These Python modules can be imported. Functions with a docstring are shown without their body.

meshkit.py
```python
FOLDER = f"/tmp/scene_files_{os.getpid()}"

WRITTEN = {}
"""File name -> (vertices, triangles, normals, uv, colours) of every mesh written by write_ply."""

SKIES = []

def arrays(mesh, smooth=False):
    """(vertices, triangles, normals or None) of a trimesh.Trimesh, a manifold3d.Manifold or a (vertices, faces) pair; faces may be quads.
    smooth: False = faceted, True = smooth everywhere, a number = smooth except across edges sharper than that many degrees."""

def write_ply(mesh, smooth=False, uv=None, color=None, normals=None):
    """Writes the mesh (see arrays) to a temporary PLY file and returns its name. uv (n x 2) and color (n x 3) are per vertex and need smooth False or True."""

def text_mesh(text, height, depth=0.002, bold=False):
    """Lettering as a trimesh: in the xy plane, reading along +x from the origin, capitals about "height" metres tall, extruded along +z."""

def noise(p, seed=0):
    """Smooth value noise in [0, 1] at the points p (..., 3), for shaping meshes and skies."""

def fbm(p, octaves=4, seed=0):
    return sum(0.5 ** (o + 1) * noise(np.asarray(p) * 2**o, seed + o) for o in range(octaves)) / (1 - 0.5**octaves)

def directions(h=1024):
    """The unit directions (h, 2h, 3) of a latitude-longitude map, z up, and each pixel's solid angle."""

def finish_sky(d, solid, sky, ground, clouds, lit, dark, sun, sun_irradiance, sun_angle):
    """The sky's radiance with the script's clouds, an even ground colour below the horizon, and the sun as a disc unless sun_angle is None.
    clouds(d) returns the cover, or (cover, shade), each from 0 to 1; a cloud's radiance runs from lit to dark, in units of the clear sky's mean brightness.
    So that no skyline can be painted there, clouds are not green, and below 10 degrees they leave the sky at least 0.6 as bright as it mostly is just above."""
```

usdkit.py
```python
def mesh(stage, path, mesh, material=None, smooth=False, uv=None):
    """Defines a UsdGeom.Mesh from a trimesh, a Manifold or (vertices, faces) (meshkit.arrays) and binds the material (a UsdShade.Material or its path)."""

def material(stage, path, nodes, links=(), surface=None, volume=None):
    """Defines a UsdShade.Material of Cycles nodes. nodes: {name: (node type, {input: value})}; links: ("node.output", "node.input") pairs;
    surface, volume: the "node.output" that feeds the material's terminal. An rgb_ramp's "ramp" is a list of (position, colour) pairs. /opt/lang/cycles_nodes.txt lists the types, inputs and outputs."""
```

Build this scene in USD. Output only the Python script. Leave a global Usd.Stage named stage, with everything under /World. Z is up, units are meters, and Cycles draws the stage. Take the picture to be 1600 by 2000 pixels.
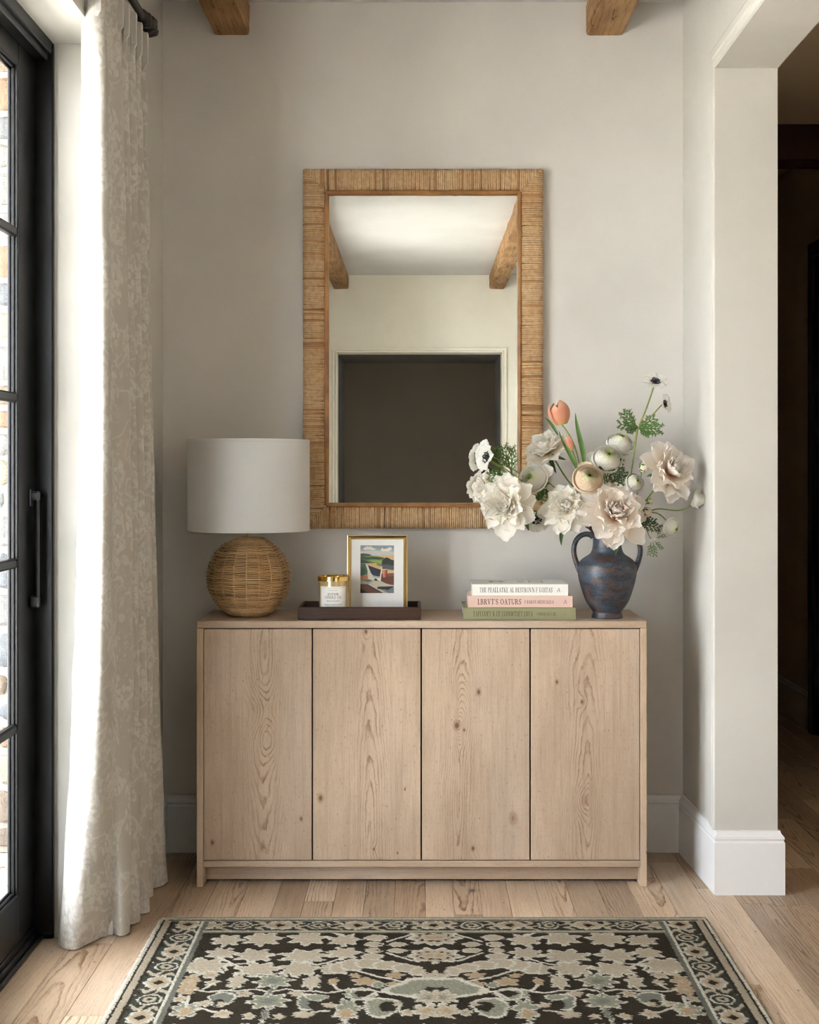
import math, random
import numpy as np, trimesh, manifold3d, usdkit, meshkit
from pxr import Usd, UsdGeom, UsdLux, UsdShade, Sdf, Gf, Vt
from shapely.geometry import Polygon, LineString, Point, box as sbox
from shapely.ops import unary_union
from shapely import affinity

stage = Usd.Stage.CreateInMemory()
UsdGeom.SetStageUpAxis(stage, UsdGeom.Tokens.z)
UsdGeom.SetStageMetersPerUnit(stage, 1.0)
UsdGeom.Xform.Define(stage, '/World'); UsdGeom.Scope.Define(stage, '/World/Looks')

# ---------------------------------------------------------------- camera, sky, exposure
F_PX, VX, VY, EYE = 2634.0, 820.0, 920.0, 1.404      # focal length in pixels, vanishing point, eye height
cam = UsdGeom.Camera.Define(stage, '/World/camera')
cam.CreateHorizontalApertureAttr(36.0); cam.CreateVerticalApertureAttr(45.0)
cam.CreateFocalLengthAttr(36.0 * F_PX / 1600)
cam.CreateHorizontalApertureOffsetAttr(-(VX - 800) * 36.0 / 1600)
cam.CreateVerticalApertureOffsetAttr(-(1000 - VY) * 36.0 / 1600)
cam.CreateClippingRangeAttr((0.05, 1000.0))
cam.CreateExposureAttr(2.85)
xf = UsdGeom.Xformable(cam.GetPrim()); xf.AddTranslateOp().Set((0, 0, EYE)); xf.AddRotateXYZOp().Set((90, 0, 0))

sky = UsdLux.DomeLight.Define(stage, '/World/sky')      # bright, even overcast
sky.CreateIntensityAttr(1); sky.CreateColorAttr(Gf.Vec3f(0.92, 0.98, 1.09))

sun = UsdLux.DistantLight.Define(stage, '/World/sun')     # high sun on the terrace outside; it does not reach into the room
sun.CreateIntensityAttr(6); sun.CreateNormalizeAttr(True); sun.CreateAngleAttr(0.53); sun.CreateColorAttr(Gf.Vec3f(1.0, 0.985, 0.96))
_m = Gf.Matrix4d(); _d = Gf.Vec3d(-.30, .10, -.95).GetNormalized()
_m.SetRotate(Gf.Rotation(Gf.Vec3d(0, 0, -1), _d)); UsdGeom.Xformable(sun.GetPrim()).AddTransformOp().Set(_m)

def at(px, py, d):
    """The point seen at pixel (px, py) of the 1600 x 2000 frame, d metres away along the view."""
    return np.array([(px - VX) / F_PX * d, d, EYE - (py - VY) / F_PX * d])

# ---------------------------------------------------------------- material graphs
class Ref:
    def __init__(s, g, name): s.g, s.name = g, name
    def _m(s, op, *v): return s.g.math(op, s, *v)
    def __add__(s, o): return s._m('add', o)
    __radd__ = __add__
    def __mul__(s, o): return s._m('multiply', o)
    __rmul__ = __mul__
    def __sub__(s, o): return s._m('subtract', o)
    def __rsub__(s, o): return s.g.math('subtract', o, s)
    def __truediv__(s, o): return s._m('divide', o)
    def __pow__(s, o): return s._m('power', o)
    def __lt__(s, o): return s._m('less_than', o)
    def __gt__(s, o): return s._m('greater_than', o)

class Graph:
    def __init__(s): s.n, s.l = {}, []
    def node(s, kind, out, **kw):
        name = f'n{len(s.n)}'; vals = {}
        for k, v in kw.items():
            if isinstance(v, Ref): s.l.append((v.name, f'{name}.{k}'))
            else: vals[k] = v
        s.n[name] = (kind, vals)
        return Ref(s, f'{name}.{out}')
    def math(s, op, *v):
        return s.node('math', 'value', math_type=op, **{f'value{i+1}': (x if isinstance(x, Ref) else float(x)) for i, x in enumerate(v)})
    def out2(s, ref, other): return Ref(s, ref.name.split('.')[0] + '.' + other)
    def pos(s):
        p = s.node('geometry', 'position'); q = s.node('separate_xyz', 'x', vector=p)
        return q, s.out2(q, 'y'), s.out2(q, 'z')
    def obj(s):
        p = s.node('texture_coordinate', 'object'); q = s.node('separate_xyz', 'x', vector=p)
        return q, s.out2(q, 'y'), s.out2(q, 'z')
    def vec(s, x, y, z): return s.node('combine_xyz', 'vector', x=x, y=y, z=z)
    def noise(s, v, scale=1., detail=2., rough=.5, dist=0.): return s.node('noise_texture', 'fac', vector=v, scale=scale, detail=detail, roughness=rough, distortion=dist)
    def ramp(s, f, stops): return s.node('rgb_ramp', 'color', fac=f, ramp=stops)
    def mix(s, f, a, b, t='mix'): return s.node('mix', 'color', mix_type=t, fac=f, color1=a, color2=b)
    def smooth(s, v, a, b, lo=0., hi=1.): return s.node('map_range', 'result', range_type='smoothstep', value=v, from_min=a, from_max=b, to_min=lo, to_max=hi, clamp=True)
    def bump(s, h, strength=.3, dist=.002): return s.node('bump', 'normal', height=h, strength=strength, distance=dist)
    def bsdf(s, **kw): return s.node('principled_bsdf', 'BSDF', **kw)
    def make(s, name, surf): return usdkit.material(stage, '/World/Looks/' + name, s.n, s.l, surface=surf.name)

def plain(name, col, rough=.6, **kw):
    g = Graph(); return g.make(name, g.bsdf(base_color=col, roughness=rough, **kw))

def srgb(r, g, b): return tuple(((c / 255) / 12.92 if c <= 10 else ((c / 255 + .055) / 1.055) ** 2.4) for c in (r, g, b))

def paint(name, col, rough=.75, var=.05, bump=.12):
    g = Graph(); x, y, z = g.pos(); v = g.vec(x, y, z)
    n = g.noise(v, 1.6, 4., .55); fine = g.noise(v, 150., 3., .6); roll = g.noise(v, 22., 2.)
    c = g.mix(g.smooth(n, .3, .7), tuple(k * (1 - var) for k in col), tuple(min(1, k * (1 + var)) for k in col))
    return g.make(name, g.bsdf(base_color=c, roughness=rough, normal=g.bump(fine * .5 + roll, bump, .0015)))

def wood(name, light, mid, dark, across='x', along='z', x0=0., z0=0., stretch=.09, ring=.0085, cath=.06, knots=(), seed=0., pits=.5, rough=.55, strength=1., per_object=False, bumpk=.25, cells=60.):
    """Plain-sawn board: long oval growth rings round (x0, z0), fine pores, knots, worm holes and broad tone changes."""
    g = Graph(); p = dict(zip('xyz', g.pos())); a, b = p[across], p[along]
    c = p[[k for k in 'xyz' if k not in (across, along)][0]]
    if per_object:
        r = g.node('object_info', 'random')
        a = a + r * 37.; b = b + r * 91.; c = c + r * 13.
    dx = a - x0; dz = b - z0
    if per_object:
        dx = g.math('fraction', a / .33) * .33 - .165; dz = g.math('fraction', b / 2.4) * 2.4 - 1.2
    st = g.vec(a * 1., b * .16, c * 1.)
    w1 = g.noise(st, 5. , 3., .55) ; w2 = g.noise(g.vec(a, b * .35, c + seed), 26., 2., .5)
    fx = dx + (w1 - .5) * .10
    field = g.math('sqrt', fx * fx + dz * dz * (stretch ** 2) + 1e-5) + (w2 - .5) * .012 + (g.noise(g.vec(a, b * .5, c), 130., 2., .6) - .5) * .0035
    kd = None
    for kx, kz, kr, amp, *heart in knots:
        ex = (a - kx) / kr; ez = (b - kz) / (kr * 1.5)
        gk = g.math('exponent', (ex * ex + ez * ez) * -1.)
        field = field + gk * amp
        core = g.math('exponent', (ex * ex + ez * ez) * -7.) * (heart[0] if heart else 1.)
        kd = core if kd is None else g.math('maximum', kd, core)
    fr = g.math('fraction', field / ring + seed)
    line = g.smooth(fr, .55, .93) * g.smooth(fr, 1., .95); line = line * (.35 + g.smooth(g.noise(g.vec(a, b * .2, c), 60., 2.), .35, .65) * .65)
    mask = g.math('exponent', (dx * dx) / (-(cath ** 2))) * .85 + .10
    streak = g.noise(g.vec(a, b * .02, c), 520., 3., .65); broad = g.noise(g.vec(a, b * .03, c + seed), 60., 3., .6)
    tone = g.noise(g.vec(a, b * .35, c + seed), 4.5, 4., .6); grey = g.noise(g.vec(a, b * .4, c + seed + 5.), 3., 3., .6)
    pore = g.noise(g.vec(a, b * .12, c), 560., 2., .55)
    base = g.mix(g.smooth(tone, .34, .66), light, mid)
    base = g.mix(g.smooth(grey, .48, .70) * .45, base, tuple(.62 * k + .38 * sum(light) / 3 for k in light))
    col = g.mix(g.smooth(broad, .45, .75) * (.20 * strength), base, dark)
    col = g.mix(g.smooth(streak, .45, .75) * (.26 * strength), col, dark)
    col = g.mix(line * mask * (.85 * strength), col, tuple(k * q for k, q in zip(dark, (1.05, .92, .8))))
    col = g.mix(g.smooth(pore, .60, .72) * (.42 * strength), col, tuple(k * .6 for k in dark))
    vd = g.node('voronoi_texture', 'distance', vector=g.vec(a, b * .6, c), scale=cells); vc = g.out2(vd, 'color')
    pit = (vd < .085) * (g.node('separate_xyz', 'x', vector=vc) > (1 - .22 * pits))
    col = g.mix(pit * .75, col, (.06, .035, .02))
    if kd is not None: col = g.mix(g.smooth(kd, .10, .5) * .45, col, tuple(k * q for k, q in zip(dark, (1.25, .95, .7)))); col = g.mix(g.smooth(kd, .55, .95) * .80, col, tuple(k * .30 for k in dark))
    if per_object:
        kn = g.node('voronoi_texture', 'distance', vector=g.vec(a, b * .7, c), scale=3.4); on = g.node('separate_xyz', 'x', vector=g.out2(kn, 'color')) > .45; wk = (w2 - .5) * .035
        col = g.mix(g.smooth(kn + wk, .085, .02) * on * .55, col, tuple(k * .8 for k in dark)); col = g.mix(g.smooth(kn + wk, .034, .018) * on * .85, col, (.045, .026, .016))
    h = streak * .35 + pore * .3 - line * mask * .35 - pit * 1.5
    return g.make(name, g.bsdf(base_color=col, roughness=rough, specular_ior_level=.35, normal=g.bump(h, bumpk, .0012)))

# ---------------------------------------------------------------- objects
USED = {}
def numbered(path):
    k = USED.get(path, -1) + 1; USED[path] = k
    return path if k == 0 else f'{path}_{k:03d}'

def keys(prim, label=None, cat=None, group=None, kind=None):
    for k, v in (('label', label), ('category', cat), ('group', group), ('kind', kind)):
        if v: prim.SetCustomDataByKey(k, v)
    return prim

class Thing:
    """An Xform at the thing's base (or a part); its children are meshes given in world coordinates."""
    def __init__(s, name, label=None, cat=None, loc=(0, 0, 0), group=None, kind=None):
        s.path = numbered('/World/' + name); s.loc = np.array(loc, float)
        x = UsdGeom.Xform.Define(stage, s.path); x.AddTranslateOp().Set(Gf.Vec3d(*map(float, loc)))
        s.prim = keys(x.GetPrim(), label, cat, group, kind)
    def part(s, name, m, mat, smooth=False, uv=None, label=None, kind=None, under=None, color=None):
        path = numbered((under or s.path) + '/' + name)
        v, f, n = meshkit.arrays(m, smooth)
        if uv is None and color is None and smooth not in (True, False): pass
        me = usdkit.mesh(stage, path, (v - s.loc, f), mat, smooth=False, uv=uv)
        if n is not None:
            me.CreateNormalsAttr(Vt.Vec3fArray.FromNumpy(n.astype(np.float32))); me.SetNormalsInterpolation('vertex')
        if color is not None:
            UsdGeom.PrimvarsAPI(me).CreatePrimvar('tint', Sdf.ValueTypeNames.Color3fArray, 'vertex').Set(Vt.Vec3fArray.FromNumpy(np.asarray(color, np.float32)))
        keys(me.GetPrim(), label, kind=kind)
        return path

def solo(name, m, mat, label, cat, smooth=False, kind=None, group=None, **kw):
    """A thing that is one mesh."""
    path = numbered('/World/' + name); v, f, n = meshkit.arrays(m, smooth)
    me = usdkit.mesh(stage, path, (v, f), mat)
    if n is not None:
        me.CreateNormalsAttr(Vt.Vec3fArray.FromNumpy(n.astype(np.float32))); me.SetNormalsInterpolation('vertex')
    keys(me.GetPrim(), label, cat, group, kind)
    return path

# ---------------------------------------------------------------- shapes
def bx(x0, x1, y0, y1, z0, z1, b=0.):
    """A box, its edges chamfered by b."""
    if b <= 0:
        m = trimesh.creation.box((x1 - x0, y1 - y0, z1 - z0)); m.apply_translation(((x0 + x1) / 2, (y0 + y1) / 2, (z0 + z1) / 2)); return m
    c, h = np.array([(x0 + x1) / 2, (y0 + y1) / 2, (z0 + z1) / 2]), np.array([x1 - x0, y1 - y0, z1 - z0]) / 2
    pts = []
    for s in np.ndindex(2, 2, 2):
        sg = np.array(s) * 2 - 1
        for k in range(3):
            q = h - b; q[k] = h[k]; pts.append(c + sg * q)
    return trimesh.convex.convex_hull(np.array(pts))

def cat(*ms):
    ms = [m for k in ms for m in (k if isinstance(k, (list, tuple)) else [k])]
    return trimesh.util.concatenate(ms)

def grid_faces(nu, nv, wrap_v=False):
    i, j = np.meshgrid(np.arange(nu - 1), np.arange(nv if wrap_v else nv - 1), indexing='ij'); k = (j + 1) % nv
    q = np.stack([i * nv + j, i * nv + k, (i + 1) * nv + k, (i + 1) * nv + j], -1).reshape(-1, 4)
    return np.vstack([q[:, [0, 1, 2]], q[:, [0, 2, 3]]])

def lathe(profile, n=64, center=(0, 0, 0)):
    p = np.asarray(profile, float); a = np.linspace(0, 2 * np.pi, n, endpoint=False)
    v = np.stack([p[:, None, 0] * np.cos(a), p[:, None, 0] * np.sin(a), np.broadcast_to(p[:, None, 1], (len(p), n))], -1)
    f = grid_faces(len(p), n, True)
    return trimesh.Trimesh(v.reshape(-1, 3) + np.array(center), f[:, ::1], process=False)

def spline(pts, n):
    """Catmull-Rom through pts, n samples."""
    from scipy.interpolate import PchipInterpolator, CubicSpline
    p = np.asarray(pts, float); d = np.r_[0, np.cumsum(np.linalg.norm(np.diff(p, axis=0), axis=1) ** .5 + 1e-9)]
    return CubicSpline(d, p)(np.linspace(0, d[-1], n))

def tube(pts, r, sides=8, caps=True, up=(0, 0, 1.)):
    p = np.asarray(pts, float); n = len(p); r = np.broadcast_to(np.asarray(r, float), (n,))
    t = np.gradient(p, axis=0); t /= np.linalg.norm(t, axis=1, keepdims=True) + 1e-12
    a = np.cross(t[0], up)
    if np.linalg.norm(a) < .1: a = np.cross(t[0], (1., 0, 0))
    A = []
    for k in range(n):
        a = a - t[k] * (a @ t[k]); a /= np.linalg.norm(a) + 1e-12; A.append(a)
    A = np.array(A); B = np.cross(t, A); ph = np.arange(sides) * 2 * np.pi / sides
    v = p[:, None] + r[:, None, None] * (np.cos(ph)[None, :, None] * A[:, None] + np.sin(ph)[None, :, None] * B[:, None])
    v = v.reshape(-1, 3); f = grid_faces(n, sides, True)
    if caps:
        e = len(v); v = np.vstack([v, p[:1], p[-1:]]); k = np.arange(sides)
        f = np.vstack([f, np.stack([np.full(sides, e), (k + 1) % sides, k], 1), np.stack([np.full(sides, e + 1), (n - 1) * sides + k, (n - 1) * sides + (k + 1) % sides], 1)])
    return trimesh.Trimesh(v, f, process=False)

def prism(poly, z0, z1):
    m = trimesh.creation.extrude_polygon(poly, z1 - z0, engine='earcut'); m.apply_translation((0, 0, z0)); return m

def extrude_along(profile, p0, p1, side, up=(0, 0, 1.)):
    """profile: (s, u) points; s runs along 'side', u along 'up'; swept from p0 to p1."""
    pr = np.asarray(profile, float); p0, p1, side, up = map(lambda q: np.asarray(q, float), (p0, p1, side, up))
    ring = pr[:, :1] * side + pr[:, 1:] * up; n = len(pr)
    v = np.vstack([p0 + ring, p1 + ring]); k = np.arange(n)
    q = np.stack([k, (k + 1) % n, n + (k + 1) % n, n + k], 1)
    tri = np.array(trimesh.creation.triangulate_polygon(Polygon(pr), engine='earcut')[1])
    f = np.vstack([q[:, [0, 1, 2]], q[:, [0, 2, 3]], tri[:, ::-1], tri + n])
    m = trimesh.Trimesh(v, f, process=False); m.fix_normals(); return m
# ================================================================ THE ROOM
WALL_Y, CEIL, OPP_Y = 4.98, 3.135, -1.99
LX, RX0, RX1, RXO = -.949, .972, .995, 1.19          # left wall, right wall at its back and front, far side of the right wall
M_wall = paint('wall_paint', (.66, .628, .582))
M_wall_cream = paint('wall_paint_cream', (.575, .553, .502))
M_ceil = paint('ceiling_paint', (.64, .63, .605))
M_trim = paint('trim_paint', (.79, .785, .77), .45, .02, .05)
M_hall = paint('hall_paint', (.60, .48, .35), .8)
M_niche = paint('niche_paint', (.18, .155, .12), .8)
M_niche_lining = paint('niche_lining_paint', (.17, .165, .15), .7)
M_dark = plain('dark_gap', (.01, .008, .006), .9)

def struct(name, m, mat, label, cat='wall', **kw): return solo(name, m, mat, label, cat, kind='structure', **kw)

struct('wall_back', bx(-1.235, RX0, WALL_Y, 5.18, -.02, CEIL + .2), M_wall, 'taupe plaster wall behind the wooden sideboard')
W2A, W2B = -.3, .8                                 # the second window, behind the camera
DJ, HEAD, WIN0 = 4.06, 2.69, 2.55                                # the patio window's jamb and head
struct('wall_left', cat(bx(-1.235, LX, DJ, WALL_Y, -.02, CEIL + .2), bx(-1.235, LX, WIN0, DJ, HEAD, CEIL + .2), bx(-1.235, LX, W2B, WIN0, -.02, CEIL + .2), bx(-1.235, LX, OPP_Y, W2A, -.02, CEIL + .2), bx(-1.235, LX, W2A, W2B, HEAD, CEIL + .2), bx(-1.235, LX, W2A, W2B, -.02, .1)), M_wall_cream, 'cream plaster wall on the window side, behind the curtain')
DP = 4.483                                           # the pier's face at the archway
pier = Polygon([(RX0, 5.2), (RX0, WALL_Y), (RX1, DP), (RXO, DP), (RXO, 9.0), (RX0, 9.0)])
HZ = 2.743
struct('wall_right', cat(prism(pier, -.02, CEIL + .2), bx(RX1, RXO, 2.2, DP, HZ, CEIL + .2), bx(RX1, RXO, OPP_Y, 2.2, -.02, CEIL + .2)), M_wall_cream, 'cream plaster wall with a wide cased opening to the dark hall')
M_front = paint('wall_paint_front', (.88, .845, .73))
NX0, NX1, NZ, ND = -.732, .727, 2.45, 1.17
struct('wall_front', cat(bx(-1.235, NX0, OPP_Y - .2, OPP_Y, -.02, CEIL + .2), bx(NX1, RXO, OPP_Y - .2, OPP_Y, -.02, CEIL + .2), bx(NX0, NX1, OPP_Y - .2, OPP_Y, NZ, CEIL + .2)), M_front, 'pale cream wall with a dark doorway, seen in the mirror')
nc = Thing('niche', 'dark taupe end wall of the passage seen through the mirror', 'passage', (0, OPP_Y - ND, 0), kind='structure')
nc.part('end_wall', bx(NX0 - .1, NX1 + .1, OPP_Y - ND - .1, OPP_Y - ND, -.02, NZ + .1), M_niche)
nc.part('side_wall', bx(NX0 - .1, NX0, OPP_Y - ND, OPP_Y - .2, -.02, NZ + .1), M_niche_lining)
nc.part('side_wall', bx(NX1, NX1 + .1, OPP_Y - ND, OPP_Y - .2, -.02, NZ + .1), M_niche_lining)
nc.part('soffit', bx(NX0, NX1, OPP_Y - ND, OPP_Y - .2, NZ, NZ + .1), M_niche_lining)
struct('ceiling', bx(-1.235, RX1, OPP_Y - .2, 5.18, CEIL, CEIL + .15), M_ceil, 'off-white ceiling between the timber beams', 'ceiling')
# hall beyond the opening
hallx, hy0, hy1 = 2.12, .6, 9.0
struct('wall_hall', cat(bx(hallx, hallx + .15, hy0, hy1, -.02, CEIL + .2), bx(RXO, hallx, hy1, hy1 + .15, -.02, CEIL + .2), bx(RXO, hallx, hy0 - .15, hy0, -.02, CEIL + .2)), M_hall, 'dark brown wall deep in the hall past the opening')
struct('ceiling_hall', bx(RXO, hallx, hy0, hy1, CEIL, CEIL + .15), paint('hall_ceiling_paint', (.66, .54, .40), .8), 'brown ceiling in the dark hall past the opening', 'ceiling')
base_prof = [(0, 0), (.020, 0), (.020, .170), (.0165, .176), (.0165, .179), (.019, .183), (.018, .190), (.012, .196), (.008, .203), (.0075, .208), (0, .208)]
Mb = M_trim
struct('baseboard_hall', extrude_along(base_prof, (hallx, 7.25, 0), (hallx, hy1, 0), (-1, 0, 0)), paint('hall_trim_paint', (.66, .60, .52), .5), 'dark baseboard along the hall wall past the opening', 'baseboard')
# black door standing in the hall wall
dd = Thing('door_1', 'black door frame at the right edge of the dark hall', 'door', (hallx, 6.8, 0), kind='structure')
M_blackdoor = plain('black_door_paint', (.006, .006, .006), .5)
dd.part('frame', cat(bx(hallx - .035, hallx, 7.17, 7.25, 0, 2.62, .003), bx(hallx - .035, hallx, 6.25, 6.33, 0, 2.62, .003), bx(hallx - .035, hallx, 6.33, 7.17, 2.54, 2.62, .003)), M_blackdoor)
dd.part('panel', bx(hallx - .02, hallx - .001, 6.33, 7.17, .01, 2.54), M_blackdoor)

# baseboards of the room
struct('baseboard_back', extrude_along(base_prof, (LX, WALL_Y, 0), (RX0, WALL_Y, 0), (0, -1, 0)), Mb, 'tall white moulded baseboard on the back wall beside the sideboard', 'baseboard')
def base_loop(pts, prof, closed=False):
    """Baseboard swept round corners (mitred): pts on the wall line, the room on the left-hand side of travel."""
    p = np.asarray(pts, float); pr = np.asarray(prof); n, k = len(p), len(pr); out = []
    for i in range(n):
        d0 = p[i] - p[i - 1] if i else p[1] - p[0]; d1 = p[i + 1] - p[i] if i < n - 1 else p[-1] - p[-2]
        n0, n1 = (np.array([-d[1], d[0]]) / np.linalg.norm(d) for d in (d0, d1))
        m = n0 + n1; m /= (m @ n0)
        out.append(np.column_stack([p[i] + pr[:, :1] * m, pr[:, 1]]))
    v = np.vstack(out); f = grid_faces(n, k, True)
    tri = np.array(trimesh.creation.triangulate_polygon(Polygon(pr), engine='earcut')[1])
    m = trimesh.Trimesh(v, np.vstack([f, tri, tri[:, ::-1] + (n - 1) * k]), process=False); m.fix_normals(); return m
pier_prof = [(s, u * 1.01) for s, u in base_prof]
struct('baseboard_right', base_loop([(RXO, 6.0), (RXO, DP), (RX1, DP), (RX0, WALL_Y)], pier_prof), Mb, 'tall white moulded baseboard wrapping the foot of the archway pier', 'baseboard')
struct('baseboard_left', extrude_along(base_prof, (LX, DJ + .02, 0), (LX, WALL_Y - .021, 0), (1, 0, 0)), Mb, 'white baseboard on the window wall behind the curtain', 'baseboard')

# casing mouldings: round the opening to the hall, and round the doorway of the opposite wall
cas = [(0, 0), (.012, .0), (.016, .008), (.016, .030), (.011, .036), (.011, .046), (.020, .056), (.020, .072), (.014, .076), (0, .076)]
tr = Thing('trim_1', 'white moulded casing around the opening to the hall', 'trim', (RX1, DP, 0), kind='structure')
sl = (RX0 - RX1) / (WALL_Y - DP)
def casing(path3, inward, out):
    """path3: corner points of the opening; inward: unit towards the opening for each run; mitred picture-frame casing standing proud along 'out'."""
    P = [np.asarray(q, float) for q in path3]; ms = []; o = np.asarray(out, float)
    for i in range(len(P) - 1):
        w = -np.asarray(inward[i], float); ring = []
        for e, q in ((0, P[i]), (1, P[i + 1])):
            j = i - 1 if e == 0 else i + 1
            wv = w - np.asarray(inward[j], float) if 0 <= j < len(P) - 1 else w
            ring.append([q + o * s + wv * (.076 - u) for s, u in cas])
        v = np.vstack(ring); n = len(cas); k = np.arange(n)
        qd = np.stack([k, (k + 1) % n, n + (k + 1) % n, n + k], 1)
        tri = np.array(trimesh.creation.triangulate_polygon(Polygon(cas), engine='earcut')[1])
        m = trimesh.Trimesh(v, np.vstack([qd[:, [0, 1, 2]], qd[:, [0, 2, 3]], tri[:, ::-1], tri + n]), process=False); m.fix_normals(); ms.append(m)
    return ms
for m in casing([(RX1, DP, .21), (RX1, DP, HZ), (RX1, 2.2, HZ), (RX1, 2.2, .0)], [(0, -1, 0), (0, 0, -1), (0, 1, 0)], (-1, 0, 0)): tr.part('casing', m, M_wall_cream)
t2 = Thing('trim_2', 'slim pale casing round the dark doorway in the mirror', 'trim', (0, OPP_Y, 0), kind='structure')
cas = [(s, u * .55) for s, u in cas]; cas = [(s, u + .076 * .45) for s, u in cas]
for m in casing([(NX0, OPP_Y, 0), (NX0, OPP_Y, NZ), (NX1, OPP_Y, NZ), (NX1, OPP_Y, 0)], [(1, 0, 0), (0, 0, -1), (-1, 0, 0)], (0, 1, 0)): t2.part('casing', m, M_front)

# ---------------------------------------------------------------- floor: every board a piece of its own
rng = np.random.default_rng(5)
FLOORS = [wood(f'floor_oak_{i}', l, m, d, 'x', 'y', 0, 0, .05, .011, .07, (), i * .37, 1., .42, 1.5, per_object=True, bumpk=.3, cells=26.) for i, (l, m, d) in enumerate([
    ((.58, .435, .305), (.47, .35, .24), (.20, .125, .078)), ((.50, .37, .255), (.41, .295, .198), (.175, .108, .066)),
    ((.66, .51, .365), (.56, .425, .295), (.24, .155, .10)), ((.43, .32, .225), (.36, .26, .178), (.15, .095, .06))])]
edges = [-1.16, -1.038, -.914, -.80, -.69, -.582, -.471, -.377, -.279, -.18, -.082, .019, .11, .20, .293, .39, .495, .60, .707, .82, .93, 1.04, 1.15, 1.27, 1.39, 1.51, 1.63, 1.75, 1.87, 1.99, 2.12]
fl = Thing('floor', 'oak plank floor running towards the back wall', 'floor', (0, 0, 0), kind='structure')
fl.part('subfloor', bx(-1.16, 2.12, OPP_Y - ND, hy1, -.06, -.0165), M_dark)
def board(x0, x1, y0, y1):
    g, c, zt, zb = .0004, .0007, rng.uniform(-.0004, 0), -.016
    x0, x1, y0, y1 = x0 + g, x1 - g, y0 + g, y1 - g
    v = [(x0, y0, zb), (x1, y0, zb), (x1, y1, zb), (x0, y1, zb), (x0, y0, zt - c), (x1, y0, zt - c), (x1, y1, zt - c), (x0, y1, zt - c),
         (x0 + c, y0 + c, zt), (x1 - c, y0 + c, zt), (x1 - c, y1 - c, zt), (x0 + c, y1 - c, zt)]
    f = [(0, 2, 1), (0, 3, 2)] + [t for a in (0, 4) for k in range(4) for t in ((a + k, a + (k + 1) % 4, a + 4 + (k + 1) % 4), (a + k, a + 4 + (k + 1) % 4, a + 4 + k))] + [(8, 9, 10), (8, 10, 11)]
    return trimesh.Trimesh(np.array(v), np.array(f), process=False)
for x0, x1 in zip(edges[:-1], edges[1:]):
    lo, hi = (OPP_Y - ND, 4.98) if x1 < 1.0 else (hy0, hy1) if x0 > 1.16 else (OPP_Y, hy1)
    y = hi if x1 >= 1. else 4.98
    y += -rng.uniform(.1, 1.1); cuts = [hi]
    while y > lo + .25: cuts.append(y); y -= rng.uniform(.55, 1.45)
    cuts.append(lo)
    for a, b in zip(cuts[1:], cuts[:-1]): fl.part('plank', board(x0, x1, a, b), FLOORS[rng.integers(4)])

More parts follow.
